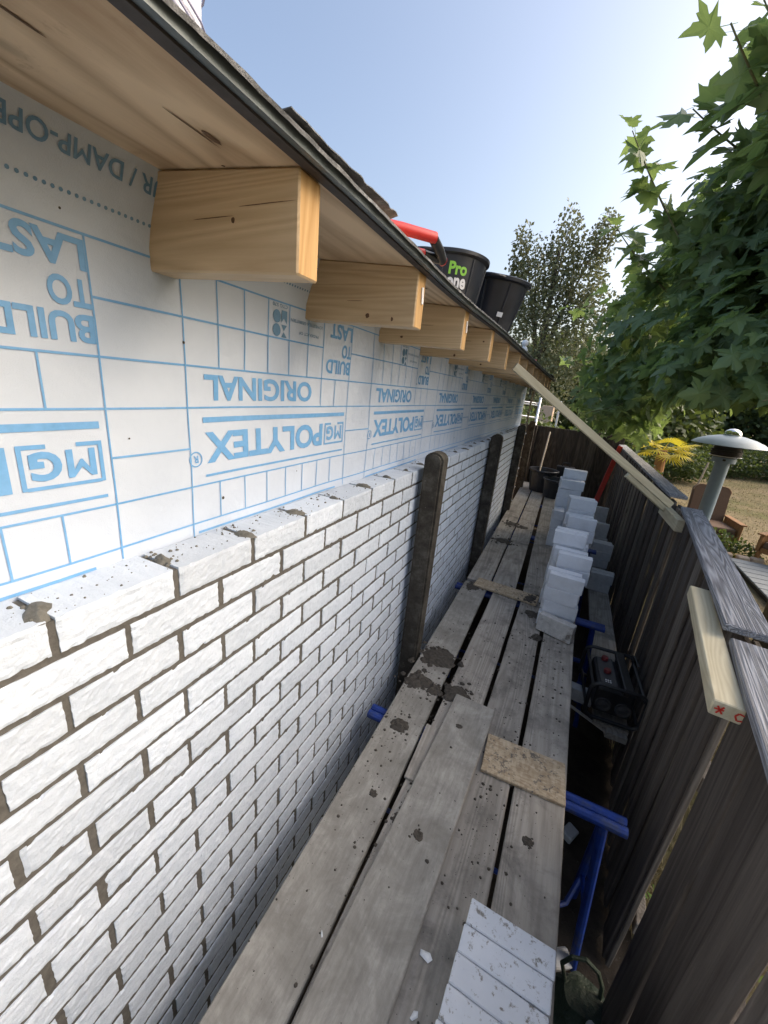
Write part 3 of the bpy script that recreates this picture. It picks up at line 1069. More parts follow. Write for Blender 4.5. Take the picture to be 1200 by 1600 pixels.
plank('scaffold_plank', 'grey plank on the open edge of the deck, carrying the near row of white bricks', 0.072, 0.262, 0.122, 0.318, -0.35, 3.14, DZ, seed=4)
plank('scaffold_plank', 'far grey plank along the wall beyond the pale cross board', -0.552, -0.362, -0.655, -0.462, 3.15, 7.95, DZ + .001, seed=5)
plank('scaffold_plank', 'far grey plank in the middle of the deck leading to the big black tub', -0.347, -0.152, -0.440, -0.243, 3.17, 7.9, DZ, seed=6)
plank('scaffold_plank', 'far grey plank beside the white brick stacks beyond the cross board', -0.090, 0.105, -0.222, -0.025, 3.16, 7.7, DZ - .001, seed=7)
plank('scaffold_plank', 'far grey plank under the white brick stacks', 0.125, 0.320, 0.10, 0.30, 3.19, 7.6, DZ, seed=8)
plank('loose_plank', 'loose cement coated plank lying on top of the deck in the foreground', -0.335, -0.130, -0.252, -0.052, -0.30, 1.72, DZ + .034, 0.030, 'plank_cement', None, 9)
lp = plank('lower_plank', 'low grey plank by the fence carrying shade-greyed bricks and the radio', 0.505, 0.700, 0.520, 0.715, 2.42, 7.4, -1.88, 0.032, 'plank', None, 10)

# pale cross board and OSB offcuts lying on the deck
o = obj('cross_board', box_mesh('cross_board', 0.505, 0.16, 0.018, 0.003, (6, 2, 0), 0.002, 4), MAT['osb'], None, (-0.215, 3.085, DZ + 0.011), (0, 0, -0.08))
tag(o, 'narrow pale board laid across the deck planks below the brick stacks', 'board')
o = obj('osb_offcut', box_mesh('osb_offcut', 0.335, 0.205, 0.015, 0.002), MAT['osb'], None, (0.118, 1.478, DZ + 0.0085), (0, 0, 0.04))
tag(o, 'speckled OSB offcut lying across the right planks of the deck', 'board')
o = obj('board_scrap', box_mesh('board_scrap', 0.098, 0.30, 0.012, 0.002), MAT['plank'], None, (-0.274, 1.33, DZ + 0.006), (0, 0, 0.03))
tag(o, 'small mortar stained board scrap beside the far end of the loose plank', 'board')

# mortar dropped on the deck
def clump(x, y, r, h, seed, label, sx=1.0, sy=1.0, z=DZ, mat='mortar_soil'):
    parts = []
    rr = random.Random(seed)
    v, f = blob_vf(r, h, seed * 1.3, 26, 5, sx, sy); parts.append((v, f))
    for k in range(int(80 * r / 0.05)):
        a = rr.uniform(0, 6.283); d = r * abs(rr.gauss(0.7, .55))
        q = r * (.02 + .24 * rr.random() ** 2)
        v2, f2 = blob_vf(q, q * .6, seed + k * .31, 9, 2)
        parts.append(([(p[0] + d * math.cos(a) * sx, p[1] + d * math.sin(a) * sy, max(p[2], -.002)) for p in v2], f2))
    V, F = merge(parts)
    o = vf_obj('mortar_clump', (V, F), MAT[mat], None, (x, y, z + 0.0005), (0, 0, rr.uniform(0, 3)))
    return tag(o, label, 'mortar', 'mortar clumps dropped on the deck')
clump(-0.435, 1.985, 0.088, 0.016, 11, 'largest flat patch of dark mortar on the wall side plank')
clump(-0.47, 1.74, 0.070, 0.020, 12, 'dark lumpy mortar patch on the wall side plank nearer than the largest patch')
clump(-0.37, 1.72, 0.045, 0.014, 22, 'small mortar patch at the edge of the wall side plank by the gap')
clump(-0.255, 1.75, 0.068, 0.018, 13, 'dark mortar clump on the second plank at the tip of the loose plank')
clump(-0.440, 1.41, 0.042, 0.018, 14, 'round mortar lump alone on the wall side plank in the foreground')
clump(-0.265, 1.02, 0.026, 0.014, 15, 'small dark mortar lump between the wall side plank and the loose plank')
clump(-0.40, 1.06, 0.017, 0.006, 16, 'tiny mortar spot alone on the near wall side plank')
clump(-0.185, 0.98, 0.018, 0.006, 17, 'tiny mortar spot on the middle of the loose plank', z=DZ + .034)
clump(-0.185, 1.52, 0.014, 0.005, 18, 'tiny mortar spot near the tip of the loose plank', z=DZ + .034)
clump(0.075, 2.55, 0.036, 0.020, 19, 'mortar lump beside the dirty front brick of the stack')
clump(0.02, 2.85, 0.052, 0.012, 20, 'mortar smear on the third plank left of the stacked bricks')
clump(-0.475, 3.02, 0.060, 0.010, 21, 'scattered mortar clump on the wall side plank by the cross board')
clump(-0.45, 4.3, 0.085, 0.014, 23, 'mortar patch on the far wall side plank before the second post')
clump(-0.445, 5.0, 0.080, 0.014, 24, 'farthest dark mortar patch on the far wall side plank')
clump(-0.30, 4.95, 0.055, 0.010, 25, 'mortar patch on the far middle plank')
clump(0.17, 1.18, 0.020, 0.006, 26, 'tiny mortar spot on the open edge plank nearer than the OSB board')
clump(-0.02, 3.06, 0.055, 0.012, 27, 'crumbly mortar on the right end of the cross board', 1.3, .6, z=DZ + .02)
# crumbs past counting
parts = []
rr = random.Random(5)
for i in range(2400):
    y = rr.choice((rr.uniform(0.35, 2.6), rr.uniform(0.35, 2.6), rr.uniform(2.4, 6.5)))
    x = rr.uniform(-0.52, 0.25)
    if rr.random() < .55:
        x, y = rr.choice(((-.43, 1.9), (-.3, 1.75), (-.45, 1.4), (0.02, 2.85), (0.05, 1.5), (-.28, 1.1), (-.45, 4.5), (.0, 1.2), (.18, 2.2)))
        x += rr.gauss(0, .09); y += rr.gauss(0, .30)
        x = min(max(x, -.52), .25)
    loose = -0.335 + 0.041 * (y + .3) < x < -0.125 + 0.039 * (y + .3) and y < 1.70
    if loose and rr.random() < .75: continue
    q = 0.0010 + 0.0065 * rr.random() ** 7
    v, f = blob_vf(q, q * .6, i * .37, 7, 2)
    z = DZ + (0.0345 if loose else 0.001)
    parts.append(([(a + x, b + y, c + z) for a, b, c in v], f))
o = vf_obj('mortar_crumbs', merge(parts), MAT['mortar_soil'], None)
tag(o, kind='stuff')

# ------------------------------------------------------------------ loose white bricks
SBL, SBT, SBH = 0.220, 0.066, 0.100
sb_mesh = [box_mesh('brick', SBL, SBT, SBH, 0.0035, (4, 1, 2), 0.0016, s + 20) for s in range(5)]
turned = [box_mesh('brick', 0.100, 0.212, SBH, 0.0035, (2, 4, 2), 0.0016, s + 40) for s in range(2)]
tower = [box_mesh('brick', 0.238, 0.100, SBH, 0.0035, (4, 1, 2), 0.0016, s + 50) for s in range(3)]
ORD = ['bottom', 'second', 'third', 'fourth', 'fifth', 'sixth', 'seventh', 'eighth', 'ninth']
SG = 'white bricks stacked on the deck'
sj = random.Random(21)
def column(xl, yf, n, where, meshes=sb_mesh, mat='brick_clean', z0=DZ + 0.0015, dims=(SBL, SBT), group=SG, tone='white', skew=0.0, step=None):
    for k in range(n):
        me = meshes[sj.randrange(len(meshes))]
        dx, dy = sj.uniform(-.013, .013), sj.uniform(-.005, .005)
        if step: dy += step * k
        o = obj('stacked_brick', me, MAT[mat], None, (xl + dims[0] / 2 + dx, yf + dims[1] / 2 + dy, z0 + SBH / 2 + k * (SBH + 0.0016)), (0, 0, skew + sj.uniform(-.035, .035)))
        pos = 'top' if k == n - 1 else ORD[k] + (' from the bottom' if k else '')
        tag(o, f'{tone} brick on edge, {pos} {"one " if n > 1 else ""}of {where}', 'brick', group)
o = obj('stacked_brick', box_mesh('brick', 0.232, 0.068, 0.122, 0.004, (4, 1, 2), 0.002, 77), MAT['brick_dirty'], None, (0.178, 2.655, DZ + 0.065), (-0.10, 0, -0.30))
tag(o, 'mortar stained dirty white brick standing askew at the front of the brick stacks', 'brick', SG)
column(0.055, 2.455 + .27, 4, 'the lowest front pile', skew=-.04)
column(0.058, 2.80, 4, 'the pile right behind the lowest', skew=-.02)
column(0.085, 2.90, 5, 'the five high third pile', skew=-.03)
column(0.062, 2.985, 5, 'the left shifted fourth pile', skew=-.09)
column(0.050, 3.075, 6, 'the six high chipped pile')
column(0.056, 3.150, 6, 'the pile behind the chipped one')
column(0.112, 3.58, 6, 'the nearest middle pile', skew=.01)
column(0.103, 3.66, 6, 'the second middle pile', skew=.01)
column(0.108, 3.85, 7, 'the seven high middle pile', skew=.02)
column(0.100, 3.93, 7, 'the rear seven high pile', skew=.03)
column(-0.005, 4.50, 4, 'the low end-on side pile', turned, dims=(.1, .212), skew=.03)
column(-0.005, 4.74, 7, 'the far tower front', tower, dims=(.238, .1), skew=.03)
column(-0.010, 4.87, 8, 'the far tower rear', tower, dims=(.238, .1), skew=.03)
GG = 'bricks on the low plank by the fence, greyed for shade'
column(0.490, 4.44, 2, 'the nearest fence side pile greyed for shade', mat='block_shade_grey', z0=-1.8785, group=GG, tone='grey')
column(0.488, 4.52, 2, 'the second fence side pile greyed for shade', mat='block_shade_grey', z0=-1.8785, group=GG, tone='grey')
column(0.500, 5.18, 3, 'the three high fence pile greyed for shade', mat='block_shade_grey', z0=-1.8785, group=GG, tone='grey')
column(0.495, 5.26, 3, 'the rear three high fence pile greyed for shade', mat='block_shade_grey', z0=-1.8785, group=GG, tone='grey')
column(0.490, 5.75, 4, 'the four high fence pile greyed for shade', mat='block_shade_grey', z0=-1.8785, group=GG, tone='grey')
column(0.485, 6.25, 5, 'the farthest fence side pile greyed for shade', mat='block_shade_grey', z0=-1.8785, group=GG, tone='grey')
NG = 'white bricks lying in a row in the foreground'
nb = [box_mesh('brick', 0.236, 0.0665, 0.1, 0.003, (4, 2, 1), 0.0012, s + 70) for s in range(3)]
for k, lab in enumerate(('farthest brick of the white row in the foreground', 'second brick from the far end of the white foreground row', 'third brick from the far end of the white foreground row',
                         'fourth brick from the far end of the white foreground row', 'fifth brick from the far end of the white foreground row', 'nearest brick of the white row at the bottom edge')):
    y = 0.822 - 0.0690 * k
    o = obj('row_brick', nb[k % 3], MAT['brick_loose'], None, (0.144 - 0.0050 * k, y, DZ + 0.0515), (0, 0, -0.03 + sj.uniform(-.008, .008)))
    tag(o, lab, 'brick', NG)
for (x, y, rx, lab) in ((0.40, 2.66, 0.05, 'pale grey brick lying low between the deck edge and the radio'),):
    o = obj('loose_brick', sb_mesh[1], MAT['block_shade_grey'], None, (x, y, -1.90), (rx, 0, -0.12))
    tag(o, lab, 'brick')
for (x, y, z, rz, lab) in ((0.47, 1.46, GZ + .03, .6, 'broken white brick end on the soil below the foreground bricks'), (0.58, 1.17, GZ + .20, -.4, 'white rubble piece lying on the green bag'),
                          (0.50, 2.10, GZ + .03, 1.1, 'flat grey rubble piece on the soil behind the near trestle leg')):
    o = obj('rubble_piece', box_mesh('rubble', 0.10, 0.07, 0.05, 0.008, (2, 2, 1), 0.006, x * 100), MAT['block_shade_grey'], None, (x, y, z), (0.2, 0.1, rz))
    tag(o, lab, 'rubble')
for k, (x, y, z, s, lab) in enumerate(((-0.055, 0.72, DZ + .003, .015, 'larger white chip on the deck left of the foreground bricks'), (-0.045, 0.60, DZ + .003, .011, 'small white chip on the deck beside the foreground brick row'),
                              (-0.34, 0.62, DZ + .003, .006, 'tiny white fleck on the wall side plank'), (-0.155, 0.46, DZ + .037, .009, 'tiny white fleck on the loose plank'))):
    vf = blob_vf(s, s * .22, k * 2.7 + 3.3, 5, 2, 1.5, .7)
    tag(vf_obj('stone_chip', vf, MAT['white_plastic'], None, (x, y, z), (0, 0, 1.1 * k)), lab, 'chip')

# ------------------------------------------------------------------ fence on the right and across the far end
def fence(name, label, board_mat, pts, zt, posts, widths=(0.135, 0.15), stag=0.020, tilt=None, cap=None, lean=0.0, rail_side=1, seed=1):
    """boards along the polyline pts (x,y); every board is a part"""
    r = random.Random(seed)
    base = empty(name, (pts[0][0], pts[0][1], GZ), label, 'fence', 'weathered board fence round the passage')
    B = Vector((pts[0][0], pts[0][1], GZ))
    segs = []
    for a, b in zip(pts[:-1], pts[1:]):
        a = Vector((a[0], a[1], 0)); b = Vector((b[0], b[1], 0))
        segs.append((a, b))
    i = 0
    for a, b in segs:
        d = (b - a); L = d.length; d.normalize()
        nrm = Vector((d.y, -d.x, 0)) * rail_side
        ang = math.atan2(d.y, d.x)
        s = 0.0
        while s < L - 0.03:
            w = min(r.uniform(*widths), L - s + 0.02)
            h = zt - 0.03 - (GZ + 0.02) + r.uniform(-.012, .004)
            me = box_mesh('board', w, 0.019, h, 0.003, (2, 0, 14), 0.0035, r.uniform(0, 50))
            off = stag if i % 2 else 0.0
            p = a + d * (s + w / 2) + nrm * (off + r.uniform(0, .004))
            tl = tilt(i) if tilt else r.uniform(-.004, .004)
            o = obj('board', me, MAT[board_mat], base, Vector((p.x, p.y, GZ + 0.02 + h / 2)) - B, (r.uniform(-.006, .006), tl, ang + r.uniform(-.012, .012) * (4 if stag < .013 else 1)))
            s += w - (0.026 if stag > .013 else -0.016) + r.uniform(-.004, .004)
            i += 1
        for zr in (0.35, 1.2):
            mid = (a + b) / 2 + nrm * (stag + 0.045)
            obj('rail', box_mesh('rail', L, 0.04, 0.07, 0.003), MAT[board_mat], base, Vector((mid.x, mid.y, GZ + zr)) - B, (0, 0, ang))
    for px, py in posts:
        h = zt - 0.022 - GZ
        obj('post', box_mesh('post', 0.068, 0.068, h, 0.004, (0, 0, 6), 0.002, px * 10), MAT[board_mat], base, Vector((px, py, GZ + h / 2)) - B)
    if cap:
        for (a, b, w, z, seedc) in cap:
            a = Vector((a[0], a[1], 0)); b = Vector((b[0], b[1], 0))
            L = (b - a).length
            me = box_mesh('cap_rail', w, L, 0.026, 0.004, (4, 24, 0), 0.0035, seedc)
            m = (a + b) / 2
            obj('cap_rail', me, MAT['cap'], base, Vector((m.x, m.y, z)) - B, (0, 0, -math.atan2((b - a).x, (b - a).y)))
    return base
FT = -0.62
fence('board_fence', 'far stretch of weathered board fence on the right, from the palm to the far corner', 'fence', [(0.838, 8.25), (0.842, 3.50)], FT - .02,
      [(0.885, 5.75), (0.885, 8.1)], cap=[((0.845, 8.3), (0.868, 3.78), 0.125, FT - .012, 3.3)], rail_side=-1, seed=3)
fence('board_fence', 'middle panel of the board fence with the grained grey cap board', 'fence', [(0.842, 3.34), (0.762, 2.6), (0.700, 2.0), (0.658, 1.54)], FT - .02,
      [(0.885, 3.42)], cap=[((0.868, 3.36), (0.632, 1.475), 0.126, FT - .012, 8.1)], rail_side=-1, seed=5, widths=(0.12, 0.145), tilt=lambda i: (0.004, 0.010, 0.016, 0.022, 0.03, 0.03)[max(0, min(5, i - 9))])
def tl(i): return (-0.040, -0.030, -.015)[i] if i < 3 else 0.0
fence('board_fence', 'nearest panel of the board fence with wide dark boards beside the dry grass gap', 'fence', [(0.634, 1.350), (0.572, 0.95), (0.42, 0.0), (0.34, -0.5)], FT - .05,
      [(0.78, 1.95)], cap=[((0.645, 1.452), (0.395, -0.12), 0.120, FT - .046, 15.2)], rail_side=-1, seed=6, widths=(0.185, 0.21), stag=0.010, tilt=tl)
fence('end_fence', 'dark board fence closing the far end of the passage behind the tubs', 'fence_dark', [(-0.98, 8.24), (0.84, 8.28)], -0.435,
      [(-0.78, 8.19), (-0.66, 8.17), (0.83, 8.35)], widths=(0.11, 0.13), stag=0.014, seed=8, rail_side=-1)

# timber bits fixed on and leaning at the fence
def beam(name, a, b, w, h, mat, label, cat='timber', roll=0.0, group=None):
    a, b = Vector(a), Vector(b)
    d = b - a
    q = d.to_track_quat('Y', 'Z').to_matrix().to_4x4() @ Matrix.Rotation(roll, 4, 'Y')
    o = obj(name, box_mesh(name, w, d.length, h, 0.003, (0, 10, 0), 0.0015, a.x * 9), MAT[mat], None)
    o.matrix_world = Matrix.Translation((a + b) / 2) @ q
    return tag(o, label, cat, group)
brace = beam('timber_brace', (-0.425, 2.77, 0.190), (0.775, 3.50, -0.655), 0.022, 0.050, 'pale_timber', 'long pale timber brace slanting from the joists down to the fence', roll=0.0)
beam('timber_splice', (0.44, 3.48, -0.47), (0.80, 3.66, -0.73), 0.03, 0.055, 'pale_timber', 'short pale timber batten under the lower end of the long brace')
beam('timber_block', (0.795, 3.80, -0.745), (0.800, 3.22, -0.735), 0.05, 0.085, 'pale_timber', 'stubby pale timber block fixed at the fence post')
lean = beam('pale_beam', (0.598, 1.87, -0.683), (0.498, 1.115, -0.700), 0.066, 0.046, 'pale_timber', 'pale square timber lying along the near fence cap with red marks on its end')
# red marks sprayed on the end grain of that timber
def mark(segs, w, parent, y):
    parts = []
    for (x0, z0), (x1, z1) in segs:
        d = Vector((x1 - x0, 0, z1 - z0)); n = Vector((-d.z, 0, d.x)).normalized() * w
        parts.append(([(x0 - n.x, y, z0 - n.z), (x0 + n.x, y, z0 + n.z), (x1 + n.x, y, z1 + n.z), (x1 - n.x, y, z1 - n.z)], [(0, 1, 2, 3)]))
    vf_obj('red_mark', merge(parts), MAT['red_paint'], parent)
Lh = (Vector((0.598, 1.87, -0.683)) - Vector((0.498, 1.115, -0.700))).length / 2 + 0.003
mark([((0.02, -.012), (0.008, .012)), ((0.008, -.010), (0.021, .010)), ((0.026, 0.0), (0.006, 0.002)), ((-0.032, .008), (-0.022, .010)), ((-0.022, .010), (-0.016, 0.0)), ((-0.016, 0.0), (-0.022, -.012)), ((-.022, -.012), (-.032, -.008))], 0.0022, lean, Lh)

# ------------------------------------------------------------------ tubs
def tub(loc, r_rim, r_base, h, label, group, rot=(0, 0, 0), handle=True, fill=None):
    t = empty('builders_tub', loc, label, 'tub', group, rot)
    w = 0.006
    prof = [(r_base, 0), (r_base + (r_rim - r_base) * .9, h * .90), (r_rim * 1.005, h * .905), (r_rim * 1.06, h * .93), (r_rim * 1.065, h * .985), (r_rim * 1.03, h), (r_rim - w, h * .99), (r_base - w, 0.012)]
    o = vf_obj('tub_body', lathe_vf(prof, 56), MAT['tub_black'], t)
    shade_auto(o, 50)
    for k in range(8):                      # upright ribs moulded in the wall
        a = k * math.pi / 4 + 0.25
        def rp(f): return r_base + (r_rim - r_base) * f + .0015
        vf_obj('rib', tube_vf([(rp(.04) * math.cos(a), rp(.04) * math.sin(a), h * .04), (rp(.88) * math.cos(a), rp(.88) * math.sin(a), h * .88)], .0045, 6), MAT['tub_black'], t)
    if handle:
        for s in (0, math.pi):
            a0 = 1.2 + s
            pts = []
            for k in range(9):
                q = a0 + (k - 4) * 0.09
                e = 0.028 * math.sin(math.pi * k / 8)
                pts.append(((r_rim * 1.06 + e) * math.cos(q), (r_rim * 1.06 + e) * math.sin(q), h * .955))
            vf_obj('grip', tube_vf(pts, .007, 7), MAT['tub_black'], t)
    if fill:
        vf_obj('filling', lathe_vf([(r_rim * .93, h * .80), (r_rim * .5, h * .83)], 24), MAT[fill], t)
    return t


def wrap_text(parent, body, mat, ang, z0, z1, width, r_at, name, bold=.02):
    vs, fs = text_shape(body, bold)
    V = []
    for u, v in vs:
        z = z0 + (z1 - z0) * v
        r = r_at(z) + .0012
        a = ang + (u - .5) * width / r
        V.append((r * math.cos(a), r * math.sin(a), z))
    vf_obj(name, (V, fs), MAT[mat], parent)


TG = 'black tubs at the roof edge'
ra, rb, th = .188, .150, .222
ta = tub((-0.700, 2.00, 0.352), ra, rb, th, 'black builders tub with green and white lettering standing at the roof edge', TG)
def rwall(z): return rb + (ra - rb) * z / th
A0 = math.atan2(-2.08 + 0.35, 0.690 - 0.05)       # turned to the passage
wrap_text(ta, 'Pro', 'green_print', A0 + .30, 0.128, 0.176, 0.084, rwall, 'tub_lettering', .035)
wrap_text(ta, 'one', 'white_print', A0 + .30, 0.078, 0.118, 0.092, rwall, 'tub_lettering', .035)
def sticker(parent, ang, z0, z1, width, mat, name):
    V, F = [], []
    for i in range(5):
        for z in (z0, z1):
            r = rwall(z) + .001; a = ang + (i / 4 - .5) * width / r
            V.append((r * math.cos(a), r * math.sin(a), z))
    for i in range(4):
        F.append((2 * i, 2 * i + 2, 2 * i + 3, 2 * i + 1))
    return vf_obj(name, (V, F), MAT[mat], parent)
sticker(ta, A0 + .55, 0.030, 0.062, 0.030, 'white_print', 'label_sticker')
tb = tub((-0.560, 2.395, 0.345), .165, .125, .245, 'scuffed black tub tilted behind the lettered one at the roof edge', TG, (0.10, 0.10, 0.4))
sticker(tb, A0 - .2, 0.06, 0.082, 0.03, 'white_print', 'worn_sticker')

DG = 'black tubs at the far end of the deck'
tub((-0.31, 7.36, DZ + .002), .235, .185, .385, 'large black tub at the far end of the deck', DG, (0, 0, .3), fill='mortar_wet')
tub((-0.085, 7.02, DZ + .002), .19, .15, .31, 'smaller black tub half hidden by the far brick tower', DG, (0, 0, .8))

# long red handled tool lying on the roof by the tubs
tool = empty('bolt_cutter', (-0.465, 1.045, 0.336), 'red and black gripped long handled tool poking over the roof edge', 'tool')
o = vf_obj('grip', tube_vf([(-0.16, -0.16, 0.030), (-0.02, -.02, 0.032), (0.040, 0.060, 0.034)], [0.0125, .0135, .0135], 14), MAT['red_plastic'], tool); shade_auto(o, 60)
o = vf_obj('grip', tube_vf([(-0.17, -0.08, 0.006), (-0.05, 0.03, 0.006), (0.0, 0.09, 0.008)], [0.011, .012, .012], 14), MAT['red_plastic'], tool); shade_auto(o, 60)
o = vf_obj('jaw_arm', tube_vf([(0.036, 0.062, 0.032), (0.035, 0.115, 0.022), (0.030, 0.160, 0.012)], [0.013, .0135, .014], 14), MAT['black_plastic'], tool); shade_auto(o, 60)
o = vf_obj('end_stop', tube_vf([(0.030, 0.161, 0.012), (0.028, 0.171, 0.010)], [0.0145, .011], 14), MAT['red_plastic'], tool); shade_auto(o, 60)
o = vf_obj('jaw_arm', tube_vf([(0.0, 0.09, 0.008), (0.022, 0.145, 0.010)], .0115, 14), MAT['black_plastic'], tool); shade_auto(o, 60)

# wrapped roll standing on the roof
roll = empty('wrapped_roll', (-0.74, 0.50, 0.362), 'white net wrapped roll standing on the roof at the top of the picture', 'roll')
o = vf_obj('roll_body', lathe_vf([(.125, 0), (.128, .02), (.124, .12), (.129, .25), (.126, .40), (.12, .44)], 40), MAT['wrap'], roll); shade_auto(o, 60)
for k in range(14):
    pts = [(.1305 * math.cos(t), .1305 * math.sin(t), .03 + k * .028 + .02 * math.sin(t * 2 + k)) for t in [i * 2 * math.pi / 24 for i in range(25)]]
    vf_obj('net_cord', tube_vf(pts, .0018, 5, False), MAT['wrap_line'], roll)
# little white bottle on the far roof edge
b = empty('white_bottle', (-0.475, 3.40, 0.330), 'small white two lobed bottle on the far roof edge', 'bottle')
o = vf_obj('bottle_body', lathe_vf([(.012, 0), (.026, .008), (.029, .025), (.022, .042), (.012, .05)], 20), MAT['white_plastic'], b, smooth=True)
o = vf_obj('bottle_head', lathe_vf([(.011, .049), (.024, .06), (.027, .075), (.018, .092), (.004, .097)], 20), MAT['white_plastic'], b, smooth=True)
rc = empty('red_tape', (-0.455, 4.05, 0.318), 'small scrap of red tape on the far roof edge', 'tape')
vf_obj('tape_strip', tube_vf([(0, -.05, .008), (.01, 0, .02), (0.005, .06, .010)], .009, 8), MAT['red_plastic'], rc)

# ------------------------------------------------------------------ jobsite radio on the low plank
rd = empty('jobsite_radio', (0.575, 2.62, -1.863), 'black caged jobsite radio with two red knobs on the low plank by the fence', 'radio', rot=(0, 0, 0.06))
obj('radio_body', box_mesh('radio_body', 0.215, 0.34, 0.185, 0.02, seg=2), MAT['black_plastic'], rd, (0, 0, 0.125))
obj('control_panel', box_mesh('control_panel', 0.10, 0.30, 0.02, 0.006), MAT['radio_grey'], rd, (-0.045, 0.0, 0.222), (0, -0.12, 0))
for y in (-0.02, 0.12):
    o = vf_obj('knob', lathe_vf([(.021, 0), (.022, .012), (.019, .024)], 20), MAT['dark_red'], rd, (-0.045, y, 0.232))
obj('battery_bay', box_mesh('battery_bay', 0.055, 0.40, 0.03, 0.008, seg=2), MAT['black_plastic'], rd, (0.045, -0.01, 0.262))
for k in range(2):
    obj('handle_strut', box_mesh('strut', 0.03, 0.03, 0.05, .004), MAT['black_plastic'], rd, (0.045, -.17 + .34 * k, 0.232))
def loop(y, w, h, r, z0, name):
    pts = []
    cr = .05
    for cx, cz, a0 in ((w / 2 - cr, h - cr, 0), (-w / 2 + cr, h - cr, 90), (-w / 2 + cr, cr, 180), (w / 2 - cr, cr, 270)):
        for k in range(5):
            a = R(a0 + k * 22.5)
            pts.append((cx + cr * math.cos(a), y, z0 + cz + cr * math.sin(a)))
    pts.append(pts[0])
    o = vf_obj(name, tube_vf(pts, r, 8, False), MAT['black_plastic'], rd); shade_auto(o, 60)
loop(-0.205, 0.305, 0.245, 0.0125, 0.013, 'cage_loop')
loop(0.205, 0.305, 0.245, 0.0125, 0.013, 'cage_loop')
for sx, zz in ((-.14, .05), (.14, .05), (-.14, .225), (.14, .225)):
    vf_obj('cage_bar', tube_vf([(sx, -.205, zz), (sx, .205, zz)], .0105, 8), MAT['black_plastic'], rd)
for sx in (-0.055, 0.055):
    o = vf_obj('speaker', lathe_vf([(.046, 0), (.044, .008), (.030, .004), (.012, .009)], 24), MAT['radio_grey'], rd, (sx, -0.1705, 0.10), (R(90), 0, 0))
for k in range(6):
    obj('panel_mark', box_mesh('mark', .008, .010, .001), MAT['white_print'], rd, (-.062 + .013 * (k % 3), -0.105 - .018 * (k // 3), 0.2335), (0, -.12, 0))
vf_obj('cable', tube_vf([(0.12, .19, .10), (0.17, .24, .16), (0.155, .30, .22), (0.14, .20, .27), (0.15, .10, .26)], .006, 7), MAT['black_plastic'], rd)
o = obj('support_block', box_mesh('support_block', 0.12, 0.09, 0.045, .003), MAT['plank'], None, (0.635, 2.425, -1.887 - 0.033), (0, 0, .02))
tag(o, 'short grey timber block under the front end of the radio plank', 'block')
beam('thin_lath', (0.37, 2.52, -1.915), (0.60, 2.40, -1.925), .02, .012, 'plank', 'thin dirty lath running from the deck edge to the radio')

# things leaning at the far end
beam('red_lath', (0.525, 7.15, -1.845), (0.755, 7.62, -0.60), 0.075, 0.022, 'red_paint', 'bright red lath leaning against the right fence near the far corner', 'lath', roll=0.5)
h = empty('shovel', (-0.39, 7.42, -1.30), 'pale wooden tool handle standing in the big tub against the end fence', 'tool')
vf_obj('handle', tube_vf([(0, 0, 0.0), (-0.0, 0.76, 0.745)], .016, 10), MAT['tan_handle'], h)
vf_obj('blade', box_vf(-.08, .08, -.05, -.035, -0.12, 0.02), MAT['heater_dark'], h)
cs = empty('tool_case', (0.02, 7.72, DZ + .002), 'black tool case with a carry handle behind the far brick tower', 'case')
obj('case_body', box_mesh('case', 0.30, 0.14, 0.44, 0.015, seg=2), MAT['black_plastic'], cs, (0, 0, 0.22))
vf_obj('carry_handle', tube_vf([(-.06, 0, .44), (-.06, 0, .50), (.06, 0, .50), (.06, 0, .44)], .012, 8), MAT['black_plastic'], cs)
bk = tub((0.585, 6.86, -1.862), .11, .09, .27, 'small black bucket on the low plank behind the shade-greyed bricks', None, handle=True)
bat = empty('drip_batten', (-0.650, 6.35, GZ), 'thin batten with dried mortar drips standing before the far posts', 'batten')
obj('batten_stick', box_mesh('batten', 0.022, 0.035, 2.62, 0.003, (0, 0, 10), .002, 3), MAT['osb'], bat, (0.0, 0, 1.31))
for k in range(16):
    vf = blob_vf(.012 * jit.uniform(.6, 1.3), .010, k + 1.1, 8, 2)
    vf_obj('mortar_drip', vf, MAT['white_plastic'] if k % 2 else MAT['mortar_wet'], bat, (0.012, -0.014, 0.9 + k * .085 + jit.uniform(-.03, .03)), (R(80), 0, .4))
g = empty('guard_rail', (-0.95, 9.0, GZ), 'aluminium scaffold guard rail beyond the far end of the wall', 'railing')
vf_obj('upright', tube_vf([(0.20, 0, 0), (0.205, 0, 2.55)], .024, 12), MAT['alu'], g, smooth=True)
vf_obj('upright', tube_vf([(-1.0, 0, 0), (-1.0, 0, 2.55)], .024, 12), MAT['alu'], g, smooth=True)
for z in (2.16, 2.41, 2.45):
    vf_obj('cross_tube', tube_vf([(-1.0, 0, z + .03), (0.20, 0, z - .02)], .019 if z < 2.2 else .014, 10), MAT['alu'], g, smooth=True)
nb_ = empty('neighbour_house', (-0.6, 14.5, GZ), 'small pale sunlit wall and frame glimpsed over the end fence', 'building')
obj('wall', box_mesh('wall', 0.40, 0.9, 2.35, .01), MAT['render_wall'], nb_, (-0.32, 0, 1.175))
obj('door_frame', box_mesh('frame', 0.06, 0.08, 2.45, .005), MAT['white_plastic'], nb_, (0.04, -.3, 1.225))
obj('lintel', box_mesh('lintel', 0.26, 0.08, 0.10, .005), MAT['white_plastic'], nb_, (-0.05, -.32, 2.48))

